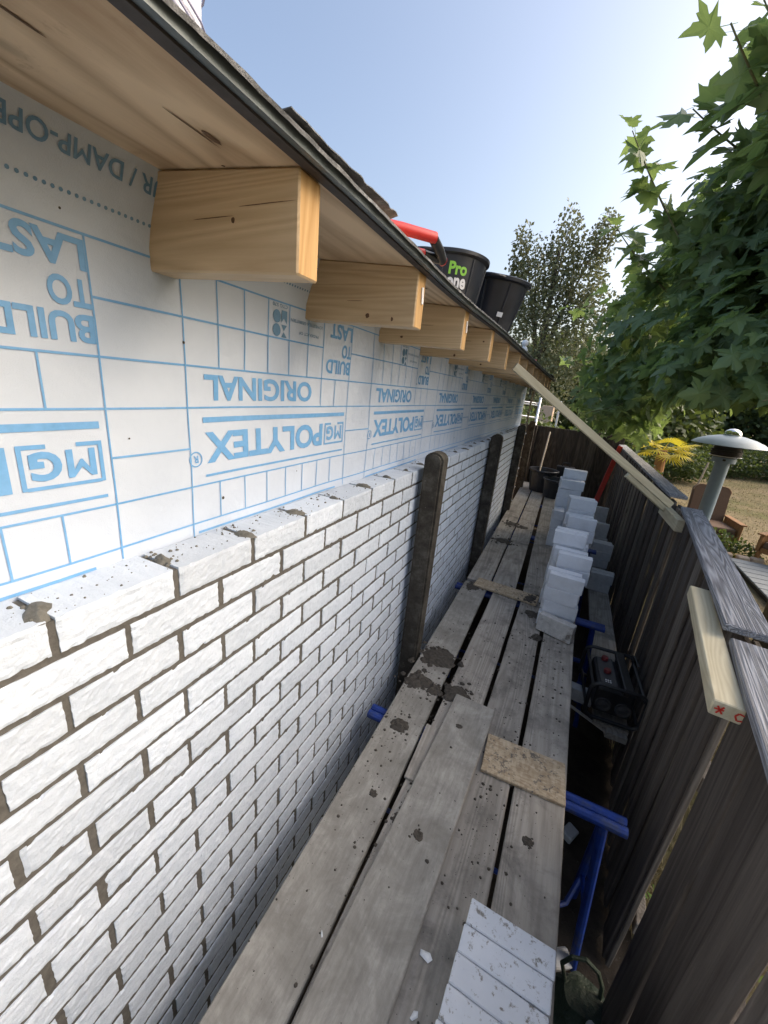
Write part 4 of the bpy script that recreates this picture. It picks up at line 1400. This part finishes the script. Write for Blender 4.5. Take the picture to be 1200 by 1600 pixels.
# green bag on the soil
bag = empty('green_bag', (0.545, 1.30, GZ), 'crumpled dark green bag with a loop handle on the soil at the bottom edge', 'bag')
t = NT('green_bag_cloth'); v = t.coords(); n = t.noise(v, 14, 6, .7)
t.col(t.ramp(n, [(.3, (.012, .022, .014)), (.7, (.045, .07, .045))])); t.bump(n, 1.0, .02); MAT['bag'] = t.set(.5)
V, F = lathe_vf([(.09, 0), (.12, .04), (.105, .11), (.075, .17), (.02, .19)], 28)
V = [(x + .03 * mnoise.noise((x * 9, y * 9, z * 9)), y + .03 * mnoise.noise((x * 9 + 3, y * 9, z * 9)), max(z + .03 * mnoise.noise((x * 8, y * 8 + 5, z * 8)), 0.0)) for x, y, z in V]
vf_obj('bag_body', (V, F), MAT['bag'], bag)
vf_obj('bag_handle', tube_vf([(-.07, 0.02, .15), (-.10, 0.04, .22), (-.07, 0.05, .27), (-.02, 0.06, .285), (.03, 0.05, .27), (.055, 0.04, .22), (.06, 0.03, .16)], .009, 8), MAT['bag'], bag)

# ------------------------------------------------------------------ garden: patio heater, chairs, terrace
ht = empty('patio_heater', (1.855, 6.60, GZ), 'tall silver patio heater with a wide reflector dish behind the fence', 'patio heater')
hz = -GZ
o = vf_obj('base', lathe_vf([(.24, 0), (.24, .06), (.20, .08), (.20, .72), (.17, .78), (.09, .80)], 40), MAT['heater_paint'], ht); shade_auto(o, 40)
o = vf_obj('pole', lathe_vf([(.082, .78), (.080, hz - .52)], 28), MAT['heater_paint'], ht); shade_auto(o, 40)
o = vf_obj('collar', lathe_vf([(.080, hz - .555), (.130, hz - .55), (.130, hz - .485), (.10, hz - .48)], 32), MAT['heater_paint'], ht); shade_auto(o, 40)
obj('switch', box_mesh('switch', .03, .02, .025, .003), MAT['heater_dark'], ht, (-.03, -.130, hz - .512))
o = vf_obj('burner', lathe_vf([(.10, hz - .482), (.155, hz - .47), (.165, hz - .42), (.15, hz - .375), (.14, hz - .325), (.05, hz - .32)], 36), MAT['heater_dark'], ht); shade_auto(o, 30)
for k in range(4):
    o = vf_obj('burner_ring', lathe_vf([(.168, 0), (.172, .004), (.168, .008)], 36), MAT['alu'] if k == 0 else MAT['heater_dark'], ht, (0, 0, hz - .47 + k * .024))
prof = [(.05, hz - .195), (.13, hz - .205), (.25, hz - .235), (.345, hz - .275), (.405, hz - .322), (.402, hz - .327), (.34, hz - .285), (.25, hz - .247), (.13, hz - .218), (.05, hz - .21)]
o = vf_obj('reflector', lathe_vf(prof, 64), MAT['heater_paint'], ht); shade_auto(o, 50)
o = vf_obj('dome_cap', lathe_vf([(.098, hz - .208), (.096, hz - .18), (.078, hz - .145), (.045, hz - .122), (.004, hz - .114)], 36), MAT['chrome'], ht, smooth=True)
for k in range(3):
    a = k * 2.094
    vf_obj('support_rod', tube_vf([(.12 * math.cos(a), .12 * math.sin(a), hz - .34), (.16 * math.cos(a), .16 * math.sin(a), hz - .225)], .006, 6), MAT['heater_dark'], ht)


def rounded_panel(w, h, d, r, n=7):
    pts = []
    for cx, cz, a0 in ((w / 2 - r, h - r, 0), (-w / 2 + r, h - r, 90)):
        for k in range(n):
            a = R(a0 + 90 * k / (n - 1)); pts.append((cx + r * math.cos(a), cz + r * math.sin(a)))
    pts += [(-w / 2, 0), (w / 2, 0)]
    bm = bmesh.new()
    fr = [bm.verts.new((x, -d / 2, z)) for x, z in pts]; bk_ = [bm.verts.new((x, d / 2, z)) for x, z in pts]
    bm.faces.new(fr); bm.faces.new(bk_[::-1])
    for i in range(len(pts)):
        bm.faces.new((fr[i], bk_[i], bk_[(i + 1) % len(pts)], fr[(i + 1) % len(pts)]))
    bmesh.ops.recalc_face_normals(bm, faces=bm.faces)
    bmesh.ops.bevel(bm, geom=[e for e in bm.edges if abs(e.verts[0].co.y - e.verts[1].co.y) < 1e-5], offset=.018, segments=2, affect='EDGES')
    return bm_mesh('panel', bm), [(x, z) for x, z in pts]


def lounge_chair(loc, rz, label):
    c = empty('garden_chair', loc, label, 'chair', 'garden armchairs on the terrace edge', (0, 0, rz))
    me, pts = rounded_panel(.66, .76, .10, .13)
    b = obj('backrest', me, MAT['chair_brown'], c, (0, .30, .40), (-.14, 0, 0))
    vf_obj('piping', tube_vf([(x, -.05, z) for x, z in pts[:-2]], .008, 6), MAT['chair_piping'], b)
    obj('seat_cushion', box_mesh('cushion', .66, .66, .13, .035, seg=3), MAT['chair_brown'], c, (0, -.03, .40))
    obj('seat_frame', box_mesh('frame', .70, .70, .10, .01), MAT['orange_wood'], c, (0, 0, .29))
    for sx in (-1, 1):
        obj('arm_panel', box_mesh('arm', .05, .72, .30, .01), MAT['orange_wood'], c, (sx * .385, -.02, .41))
        obj('arm_rest', box_mesh('rest', .12, .76, .03, .008), MAT['orange_wood'], c, (sx * .39, -.02, .576))
        for sy in (-1, 1):
            obj('leg', box_mesh('leg', .06, .06, .26, .006), MAT['orange_wood'], c, (sx * .36, sy * .32, .13))
    return c
lounge_chair((2.90, 9.85, GZ + .0), 0.10, 'brown cushioned armchair behind the patio heater pole')
lounge_chair((4.00, 9.05, GZ + .0), -0.75, 'orange brown wooden armchair at the right edge of the picture')
ter = empty('terrace', (4.6, 6.5, GZ), 'low grey board terrace on the lawn behind the fence', 'terrace')
nbv = 0
for y in np.arange(3.3, 8.75, 0.235):
    obj('terrace_board', box_mesh('terrace_board', 4.2, 0.212, 0.03, .006), MAT['deck_grey'], ter, (0.55, float(y) - 6.5, .085))
obj('terrace_joist', box_mesh('terrace_joist', 0.06, 5.5, 0.07, .004), MAT['heater_dark'], ter, (-1.50, -.45, .033))
obj('terrace_joist', box_mesh('terrace_joist', 0.06, 5.5, 0.07, .004), MAT['heater_dark'], ter, (1.2, -.45, .033))
for k, (x, y) in enumerate(((3.05, 9.0), (3.30, 8.97), (3.52, 9.02))):
    o = obj('edging_stone', box_mesh('edging', .20, .12, .14, .02, (2, 2, 1), .01, k + 90), MAT['render_wall'], None, (x, y, GZ + .06), (0, 0, .1 * k))
    tag(o, ('left', 'middle', 'right')[k] + ' one of three pale edging stones between terrace and chairs', 'stone', 'edging stones at the terrace')
st = obj('garden_stake', mesh_of('stake', *tube_vf([(0, 0, 0), (.10, 0, 1.0)], .03, 8)), MAT['tan_handle'], None, (4.35, 17.2, GZ))
tag(st, 'slim leaning garden stake on the far lawn left of the heater', 'stake')

# ------------------------------------------------------------------ leaves
VEIN = {}


def maple_leaf(seed):
    half = [(.06, -.03), (.28, -.12), (.30, .02), (.53, .06), (.40, .16), (.36, .25), (.52, .32), (.66, .56), (.48, .52), (.40, .58), (.24, .50), (.27, .66), (.20, .70), (.13, .86), (.0, 1.04)]
    r = random.Random(seed)
    pts = half + [(-x, y) for x, y in half[-2::-1]]
    pts = [(x * r.uniform(.9, 1.1), y + r.uniform(-.02, .02)) for x, y in pts]
    droop, fold, curl = r.uniform(.10, .34), r.uniform(-.30, .12), r.uniform(-.2, .2)
    def zf(x, y): return -droop * y * y - fold * abs(x) + curl * x * y + .05 * math.sin(7 * x + seed)
    V = [(0, .32, zf(0, .32)), (0, 0, 0)] + [(x, y, zf(x, y)) for x, y in pts]
    n = len(pts)
    F = [(0, 2 + i, 3 + i) for i in range(n - 1)] + [(0, 1, 2), (0, 1 + n, 1)]
    V += [(.012, 0, 0), (-.012, 0, 0), (.008, -.42, .10), (-.008, -.42, .10)]
    b = len(V) - 4
    F.append((b, b + 1, b + 3, b + 2))
    vein = np.zeros(len(V)); vein[0] = .26; vein[1] = .30; vein[-4:] = .35
    for i, (x, y) in enumerate(pts):
        rr_ = math.hypot(x, y - .32)
        vein[2 + i] = .16 if (abs(x) < .02 and y > .9) or (abs(abs(x) - .66) < .08 and y > .4) or (abs(abs(x) - .53) < .06 and y < .1) else (-.16 if rr_ < .36 else -.02)
    VEIN[seed] = vein
    return np.array(V, float), F


def small_leaf(seed, w=.34):
    r = random.Random(seed)
    V = np.array([(0, 0, 0), (w, .45, -.06 + r.uniform(-.08, .08)), (0, 1, -.16), (-w, .45, -.06)])
    return V, [(0, 1, 2), (0, 2, 3)]


def frames(nrm, tip):
    nrm = nrm / np.linalg.norm(nrm, axis=1, keepdims=True)
    tip = tip - nrm * np.sum(tip * nrm, 1, keepdims=True)
    tip = tip / np.maximum(np.linalg.norm(tip, axis=1, keepdims=True), 1e-6)
    x = np.cross(tip, nrm)
    return np.stack([x, tip, nrm], 2)                # columns


def leaf_cloud(name, variants, P, FR, size, tint, mat, parent, choice, veins=False):
    vs, fs, tn, off = [], [], [], 0
    for k, (V, F) in enumerate(variants):
        idx = np.where(choice == k)[0]
        if not len(idx): continue
        W = np.einsum('nij,vj->nvi', FR[idx], V) * size[idx, None, None] + P[idx, None, :]
        nv = len(V)
        vs.append(W.reshape(-1, 3))
        tt_ = np.repeat(tint[idx], nv).reshape(len(idx), nv)
        if veins: tt_ = np.clip(tt_ + VEIN[k][None, :], 0, 1)
        tn.append(tt_.ravel())
        for q in range(len(idx)):
            o0 = off + q * nv
            fs += [tuple(i + o0 for i in f) for f in F]
        off += nv * len(idx)
    me = mesh_of(name, np.concatenate(vs).tolist(), fs)
    at = me.attributes.new('tint', 'FLOAT', 'POINT')
    at.data.foreach_set('value', np.concatenate(tn).astype(np.float32))
    o = obj(name, me, mat, parent)
    return o


def shell_points(ells, density, depth=(0.5, 1.06)):
    P, Nn = [], []
    for c, r in ells:
        c = np.array(c); r = np.array(r)
        area = 4 * math.pi * (((r[0] * r[1]) ** 1.6 + (r[0] * r[2]) ** 1.6 + (r[1] * r[2]) ** 1.6) / 3) ** (1 / 1.6)
        n = int(area * density)
        d = rng.normal(size=(n, 3)); d /= np.linalg.norm(d, axis=1, keepdims=True)
        s = rng.uniform(depth[0], depth[1], n) ** .6
        # clumps: keep more where a coarse noise is high
        lump = np.array([mnoise.noise(tuple(q * 2.6 + c)) for q in d])
        s *= 1 + .16 * lump
        p = c + d * r * s[:, None]
        P.append(p); Nn.append(d / r)
    P = np.concatenate(P); Nn = np.concatenate(Nn)
    Nn /= np.linalg.norm(Nn, axis=1, keepdims=True)
    return P, Nn


# ---- the big maple over the fence
maple = empty('maple_tree', (2.6, 5.6, GZ), 'big leafy maple tree with lobed green leaves overhanging the fence on the right', 'tree')
MO = np.array((2.6, 5.6, GZ))
ells = [((2.75, 5.7, 1.05), (2.3, 2.5, 1.55)), ((2.35, 4.5, 2.1), (1.45, 1.5, 1.15)), ((2.45, 3.75, 0.95), (1.2, .95, 1.0)), ((1.15, 6.1, 0.95), (1.15, 1.2, 1.05)),
        ((0.85, 6.9, 0.28), (0.95, 1.1, 0.72)), ((1.45, 4.6, 0.55), (.9, 1.0, .75)), ((4.6, 4.5, 1.1), (1.6, 2.2, 1.5)), ((1.2, 4.9, 1.55), (.7, .85, .62)), ((1.6, 3.7, 1.75), (.85, .8, .75)), ((1.75, 3.9, 2.35), (.9, .75, .75)), ((1.95, 4.9, 2.5), (.95, .9, .7)), ((.95, 5.0, 1.75), (.5, .6, .45))]
P, Nn = shell_points(ells, 78)
shoots = [((0.55, 5.0, 1.5), (-0.10, 4.75, 2.32), 22, .23), ((0.95, 3.7, 1.45), (0.27, 3.05, 1.88), 20, .24), ((1.1, 4.3, 1.6), (0.26, 3.9, 1.98), 18, .22), ((0.4, 6.4, .95), (-0.34, 6.4, 1.25), 15, .19),
          ((0.6, 5.5, 1.2), (-0.06, 5.2, 1.75), 18, .21), ((1.3, 4.6, 1.9), (0.50, 4.0, 2.55), 18, .21), ((0.4, 6.9, .5), (-0.35, 6.8, .62), 11, .18), ((0.7, 5.8, .2), (0.12, 5.4, -.08), 11, .19),
          ((1.5, 3.6, .4), (0.98, 3.2, .12), 10, .2), ((1.6, 3.3, 1.2), (1.0, 2.7, 1.45), 12, .22)]
SPp, SPn, SPt, SPs = [], [], [], []
stems = []
for a, b, n, sz in shoots:
    a, b = np.array(a), np.array(b)
    mid = (a + b) / 2 + np.array((0, 0, -.06))
    pts = [a * (1 - t) ** 2 + 2 * mid * t * (1 - t) + b * t * t for t in np.linspace(0, 1, 9)]
    stems.append(pts)
    for k in range(n):
        t = .15 + .85 * k / (n - 1)
        p = a * (1 - t) ** 2 + 2 * mid * t * (1 - t) + b * t * t
        out = rng.normal(size=3); out[2] = abs(out[2]) * .3; out /= np.linalg.norm(out)
        SPp.append(p + out * .05); SPt.append(out + np.array((0, 0, -.35 + .6 * (k == n - 1)))); SPn.append(np.array((0, 0, 1.0)) + rng.normal(size=3) * .45); SPs.append(sz * rng.uniform(.75, 1.1))
n0 = len(P)
nrm = Nn * .75 + np.array((0, 0, .75)) + rng.normal(size=(n0, 3)) * .45
tip = Nn * .55 + np.array((0, 0, -.75)) + rng.normal(size=(n0, 3)) * .45
size = .095 + .135 * rng.uniform(size=n0) ** 1.2
# nothing of the crown may reach into the roof, the brace or the passage air above the deck near the camera
P = np.concatenate([P, np.array(SPp)]); nrm = np.concatenate([nrm, np.array(SPn)]); tip = np.concatenate([tip, np.array(SPt)]); size = np.concatenate([size, np.array(SPs)])
keep = (P[:, 2] > -.50 + .06 * (P[:, 1] - 5)) & (np.linalg.norm(P, axis=1) > 2.2)
keep &= ~((P[:, 2] < .17) & (P[:, 1] < 7.1) & (P[:, 0] > .155 * P[:, 1]) & (P[:, 0] < .37 * P[:, 1]))
keep &= ~((P[:, 1] > 5.8) & (P[:, 0] > 1.25))  # back of the crown carved away so sky light reaches the heater dish
P, nrm, tip, size = P[keep], nrm[keep], tip[keep], size[keep]
FR = frames(nrm, tip)
lump = np.array([mnoise.noise(tuple(p * 1.5)) for p in P])
tint = np.clip(.45 + .35 * lump + rng.normal(size=len(P)) * .17, 0, 1)
tint = np.where(rng.uniform(size=len(P)) > .985, 1.0, tint)
LV = [maple_leaf(s) for s in range(6)]
choice = rng.integers(0, len(LV), len(P))
# which 300 show largest: in frame and big and near the outside as seen from the passage
d = np.linalg.norm(P, axis=1)
cpos = (M.T @ P.T).T
px = 384 + .64 * 615 * cpos[:, 0] / np.maximum(cpos[:, 2], .1); py = 512 + .64 * 615 * cpos[:, 1] / np.maximum(cpos[:, 2], .1)
inf = (cpos[:, 2] > .3) & (px > 0) & (px < 768) & (py > 0) & (py < 1024)
zb = {}
for i in np.argsort(d):
    if not inf[i]: continue
    key = (int(px[i] // 9), int(py[i] // 9))
    zb.setdefault(key, []).append(i)
front = set(v[0] for v in zb.values())
score = np.array([(size[i] / d[i]) if i in front else -1 for i in range(len(P))])
top = set(np.argsort(-score)[:300].tolist())
lm = []
for q_, (V, F) in enumerate(LV):
    for tv in (.22, .45, .7):
        me = mesh_of('leaf', V.tolist(), F)
        at = me.attributes.new('tint', 'FLOAT', 'POINT'); at.data.foreach_set('value', np.clip(tv + VEIN[q_], 0, 1).astype(np.float32))
        me.materials.append(MAT['maple']); lm.append(me)
for i in sorted(top):
    me = lm[int(choice[i]) * 3 + (0 if tint[i] < .36 else 1 if tint[i] < .6 else 2)]
    o = bpy.data.objects.new('leaf', me)
    mm = Matrix([[FR[i][r_][c_] * size[i] for c_ in range(3)] + [P[i][r_] - MO[r_]] for r_ in range(3)] + [[0, 0, 0, 1]])
    link(o, maple); o.matrix_basis = mm
restm = np.array([i not in top for i in range(len(P))])
fo = leaf_cloud('foliage', LV, P[restm] - MO, FR[restm], size[restm], tint[restm], MAT['maple'], maple, choice[restm], True); fo['kind'] = 'stuff'
tr = vf_obj('trunk', tube_vf([np.array(p) - MO for p in ((2.62, 5.6, GZ), (2.55, 5.58, -1.6), (2.6, 5.55, -.6), (2.55, 5.4, .4), (2.6, 5.3, 1.5))], [.17, .14, .125, .10, .06], 14), MAT['bark'], maple, smooth=True)
for e in ((2.3, 4.4, 2.2), (2.3, 3.5, 1.0), (1.2, 6.0, 1.0), (.9, 6.8, .35), (1.4, 4.7, .6), (4.4, 4.6, 1.1), (3.2, 6.8, 1.4)):
    a = np.array((2.58, 5.5, -.2 + .25 * e[2])); e = np.array(e); mdl = (a + e) / 2 + np.array((0, 0, .18))
    pts = [a * (1 - t) ** 2 + 2 * mdl * t * (1 - t) + e * t * t - MO for t in np.linspace(0, 1, 7)]
    vf_obj('limb', tube_vf(pts, list(np.linspace(.055, .018, 7)), 9), MAT['bark'], maple, smooth=True)
for s in stems:
    vf_obj('shoot', tube_vf([q - MO for q in s], list(np.linspace(.011, .004, len(s))), 7), MAT['twig'], maple, smooth=True)

# ---- other trees, shrubs and hedges: own crown and trunk each
SL = [small_leaf(s) for s in range(4)] + [small_leaf(9, .5)]
def leafy(name, label, cat, ells, density, lsize, mat, trunk=None, group=None, up=.5, depth=(.35, 1.08), origin=None):
    origin = np.array(origin if origin is not None else (ells[0][0][0], ells[0][0][1], GZ), float)
    t = empty(name, tuple(origin), label, cat, group)
    P, Nn = shell_points(ells, density, depth)
    P = P[P[:, 2] > GZ + .03] if True else P
    n = len(P); Nn = Nn[:n]
    nrm = rng.normal(size=(n, 3)) + np.array((0, 0, .6)); tip = rng.normal(size=(n, 3)) + np.array((0, 0, -.4 + up))
    sz = rng.uniform(lsize * .6, lsize * 1.3, n)
    lump = np.array([mnoise.noise(tuple(p * .9)) for p in P])
    ti = np.clip(.45 + .45 * lump + rng.normal(size=n) * .2, 0, 1)
    c = leaf_cloud('crown', SL, P - origin, frames(nrm, tip), sz, ti, MAT[mat], t, rng.integers(0, len(SL), n)); c['kind'] = 'stuff'
    if trunk:
        (x0, y0), zt, r0, limbs = trunk
        vf_obj('trunk', tube_vf([np.array((x0, y0, GZ)) - origin, np.array((x0 + .05, y0, (GZ + zt) / 2)) - origin, np.array((x0, y0, zt)) - origin], [r0, r0 * .75, r0 * .35], 10), MAT['bark'], t, smooth=True)
        for lx, ly, lz in limbs:
            vf_obj('limb', tube_vf([np.array((x0, y0, (GZ + zt) / 2 + (lz - zt) * .3)) - origin, np.array((lx, ly, lz)) - origin], [r0 * .4, r0 * .1], 7), MAT['bark'], t, smooth=True)
    return t
leafy('slender_tree', 'airy brownish green tree with small leaves rising behind the roof tubs', 'tree',
      [((-1.75, 15, 2.0), (1.0, .9, 1.7)), ((-2.25, 15, 3.4), (.75, .7, 1.5)), ((-1.45, 15, 4.1), (.55, .6, 1.55)), ((-.75, 15.2, 3.6), (.7, .7, 1.4)), ((-2.75, 15, 4.35), (.35, .4, .95)), ((-.40, 15, 4.7), (.4, .4, .8)), ((-1.5, 15, .2), (1.2, 1.0, 1.3)), ((-.3, 15.2, 2.0), (.9, .8, 1.6))],
      190, .105, 'back_leaf', ((-1.6, 15), 4.6, .13, ((-2.3, 15, 4.4), (-1.45, 15, 5.2), (-.8, 15.2, 4.4), (-2.7, 15, 4.9), (-.4, 15, 5.1))), depth=(.2, 1.1))
hz_ = [(-2.6, 10.6, .9, -.75, 'dark leafy shrub behind the far end of the brick wall'), (-1.2, 11.2, 1.0, -.25, 'dark leafy shrub behind the guard rail'), (0.3, 11.0, 1.1, -.55, 'pale flecked shrub right behind the end fence'), (1.1, 12.6, .9, -1.0, 'dark shrub under the maple behind the end fence'),
       (3.0, 18.5, 1.5, -.9, 'dark shrub behind the yellow palm'), (5.6, 22.6, 1.5, -1.2, 'flowering shrub at the far edge of the lawn behind the heater'), (8.4, 23.6, 1.6, -1.1, 'dark shrub at the far edge of the lawn right of the heater'),
       (11.5, 24.5, 1.7, -1.0, 'rounded shrub at the far right end of the lawn')]
for x, y, r_, zt, lab in hz_:
    h_ = (zt - GZ) / 2
    leafy('garden_shrub', lab, 'shrub', [((x, y, GZ + h_), (r_, r_ * .8, h_ * 1.05)), ((x + r_ * .7, y + .3, GZ + h_ * .8), (r_ * .8, r_ * .7, h_ * .85))], 210, .12, 'shrub_leaf', ((x, y), GZ + h_, .05, ()), 'shrubs round the garden')
tall = [(-1.0, 22.5, 2.6, 3.4, 'dark tree filling the gap behind the end fence'), (2.6, 24.5, 2.8, 3.2, 'dark tree behind the palm'), (8.0, 32, 3.4, 4.6, 'tall tree beyond the far lawn behind the heater'),
        (14.0, 31, 3.6, 5.4, 'tall tree added beyond the lawn at the right to block sun'), (20.5, 30, 3.8, 6.0, 'rightmost tall tree beyond the lawn, added to block sun'), (26.5, 27, 3.6, 6.2, 'unseen tall tree added right of the garden to block sun')]  # last three stand out of view, added to block the sun
for x, y, r_, zt, lab in tall:
    h_ = (zt - GZ) / 2
    leafy('garden_tree', lab, 'tree', [((x, y, GZ + h_ * 1.05), (r_, r_, h_ * .95)), ((x + r_ * .5, y - .4, GZ + h_ * .7), (r_ * .8, r_, h_ * .7)), ((x - r_ * .5, y + .2, GZ + h_ * 1.2), (r_ * .6, r_ * .7, h_ * .65))], 46, .30, 'shrub_leaf',
          ((x, y), GZ + h_ * 1.3, .2, ((x + 1, y, zt - 1), (x - 1, y, zt - 1.2))), 'trees beyond the garden', depth=(.25, 1.05))

leafy('low_plant', 'low dark leafy plant in front of the brown armchair legs', 'plant', [((2.75, 9.2, GZ + .2), (.5, .3, .3)), ((3.3, 9.3, GZ + .12), (.4, .25, .22))], 500, .07, 'shrub_leaf', None, None)

# ---- palm with the glow of the low sun painted into its colours
palm = empty('fan_palm', (2.55, 14.0, GZ), 'small fan palm with fronds coloured yellow for sunlight beyond the fence', 'palm')
vf_obj('trunk', tube_vf([(0, 0, 0), (-.03, 0, .6), (-.08, 0, 1.45)], [.16, .15, .12], 12), MAT['orange_wood'], palm)  # orange of the low sun put into the trunk colour
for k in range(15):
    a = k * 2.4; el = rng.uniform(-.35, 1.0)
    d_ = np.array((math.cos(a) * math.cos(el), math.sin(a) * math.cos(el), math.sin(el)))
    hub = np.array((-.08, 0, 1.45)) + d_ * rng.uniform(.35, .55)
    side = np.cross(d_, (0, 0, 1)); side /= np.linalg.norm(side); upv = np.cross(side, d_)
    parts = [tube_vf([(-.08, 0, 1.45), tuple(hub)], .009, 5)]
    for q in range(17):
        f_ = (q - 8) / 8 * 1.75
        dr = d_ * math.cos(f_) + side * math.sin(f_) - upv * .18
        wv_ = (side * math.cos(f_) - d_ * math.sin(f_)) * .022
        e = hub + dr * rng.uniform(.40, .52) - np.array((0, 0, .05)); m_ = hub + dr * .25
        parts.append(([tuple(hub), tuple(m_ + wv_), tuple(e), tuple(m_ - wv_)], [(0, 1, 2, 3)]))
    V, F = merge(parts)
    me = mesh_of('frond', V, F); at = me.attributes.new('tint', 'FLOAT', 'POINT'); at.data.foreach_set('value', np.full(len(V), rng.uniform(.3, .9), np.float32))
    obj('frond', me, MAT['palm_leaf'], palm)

# ---- weeds and dry grass behind the gap in the fence, a flower by the chair
def tuft(n, x0, x1, y0, y1, h0, h1, w, z, lean=.5):
    parts = []
    tv = []
    for k in range(n):
        x, y = rng.uniform(x0, x1), rng.uniform(y0, y1); h = rng.uniform(h0, h1); a = rng.uniform(0, 6.283); l = rng.uniform(0, lean) * h
        dx, dy = math.cos(a), math.sin(a)
        wx, wy = -dy * w, dx * w
        parts.append(([(x - wx, y - wy, z), (x + wx, y + wy, z), (x + dx * l * .4 + wx * .7, y + dy * l * .4 + wy * .7, z + h * .6), (x + dx * l * .4 - wx * .7, y + dy * l * .4 - wy * .7, z + h * .6), (x + dx * l, y + dy * l, z + h)], [(0, 1, 2, 3), (3, 2, 4)]))
        tv += [rng.uniform(0, 1)] * 5
    V, F = merge(parts)
    me = mesh_of('tuft', V, F); at = me.attributes.new('tint', 'FLOAT', 'POINT'); at.data.foreach_set('value', np.array(tv, np.float32))
    return me
o = obj('dry_grass', tuft(5200, .78, 2.4, 1.0, 5.0, .05, .28, .004, GZ - .012, .9), MAT['dry_grass']); tag(o, kind='stuff')
o = obj('dry_grass', tuft(20000, 2.4, 12.0, 8.8, 24.0, .015, .05, .008, GZ - .012, .9), MAT['dry_grass']); tag(o, kind='stuff')
def weed(name, loc, label, n, ls, h, mat='weed_leaf'):
    wd = empty(name, loc, label, 'plant')
    for k in range(n):
        a = k * 2.4 + rng.uniform(-.3, .3); el = rng.uniform(.1, 1.2); L_ = h * rng.uniform(.4, 1)
        d_ = np.array((math.cos(a) * math.cos(el), math.sin(a) * math.cos(el), math.sin(el)))
        tipv = d_ * L_
        V, F = small_leaf(k, .3)
        fr_ = frames(np.array([[-d_[0] * .3, -d_[1] * .3, 1.0]]), np.array([d_ + np.array((0, 0, -.3))]))[0]
        W = (V * ls * rng.uniform(.7, 1.2)) @ fr_.T + tipv
        me = mesh_of('leaf', W.tolist(), F); at = me.attributes.new('tint', 'FLOAT', 'POINT'); at.data.foreach_set('value', np.full(len(V), rng.uniform(.2, .9), np.float32))
        lf = obj('leaf', me, MAT[mat], wd)
        vf_obj('stem', tube_vf([(0, 0, 0), tuple(tipv)], .004, 5), MAT['twig'], wd)
    return wd
weed('green_weed', (1.02, 1.80, GZ), 'broad leaved green weed seen through the gap in the fence', 34, .085, .30)
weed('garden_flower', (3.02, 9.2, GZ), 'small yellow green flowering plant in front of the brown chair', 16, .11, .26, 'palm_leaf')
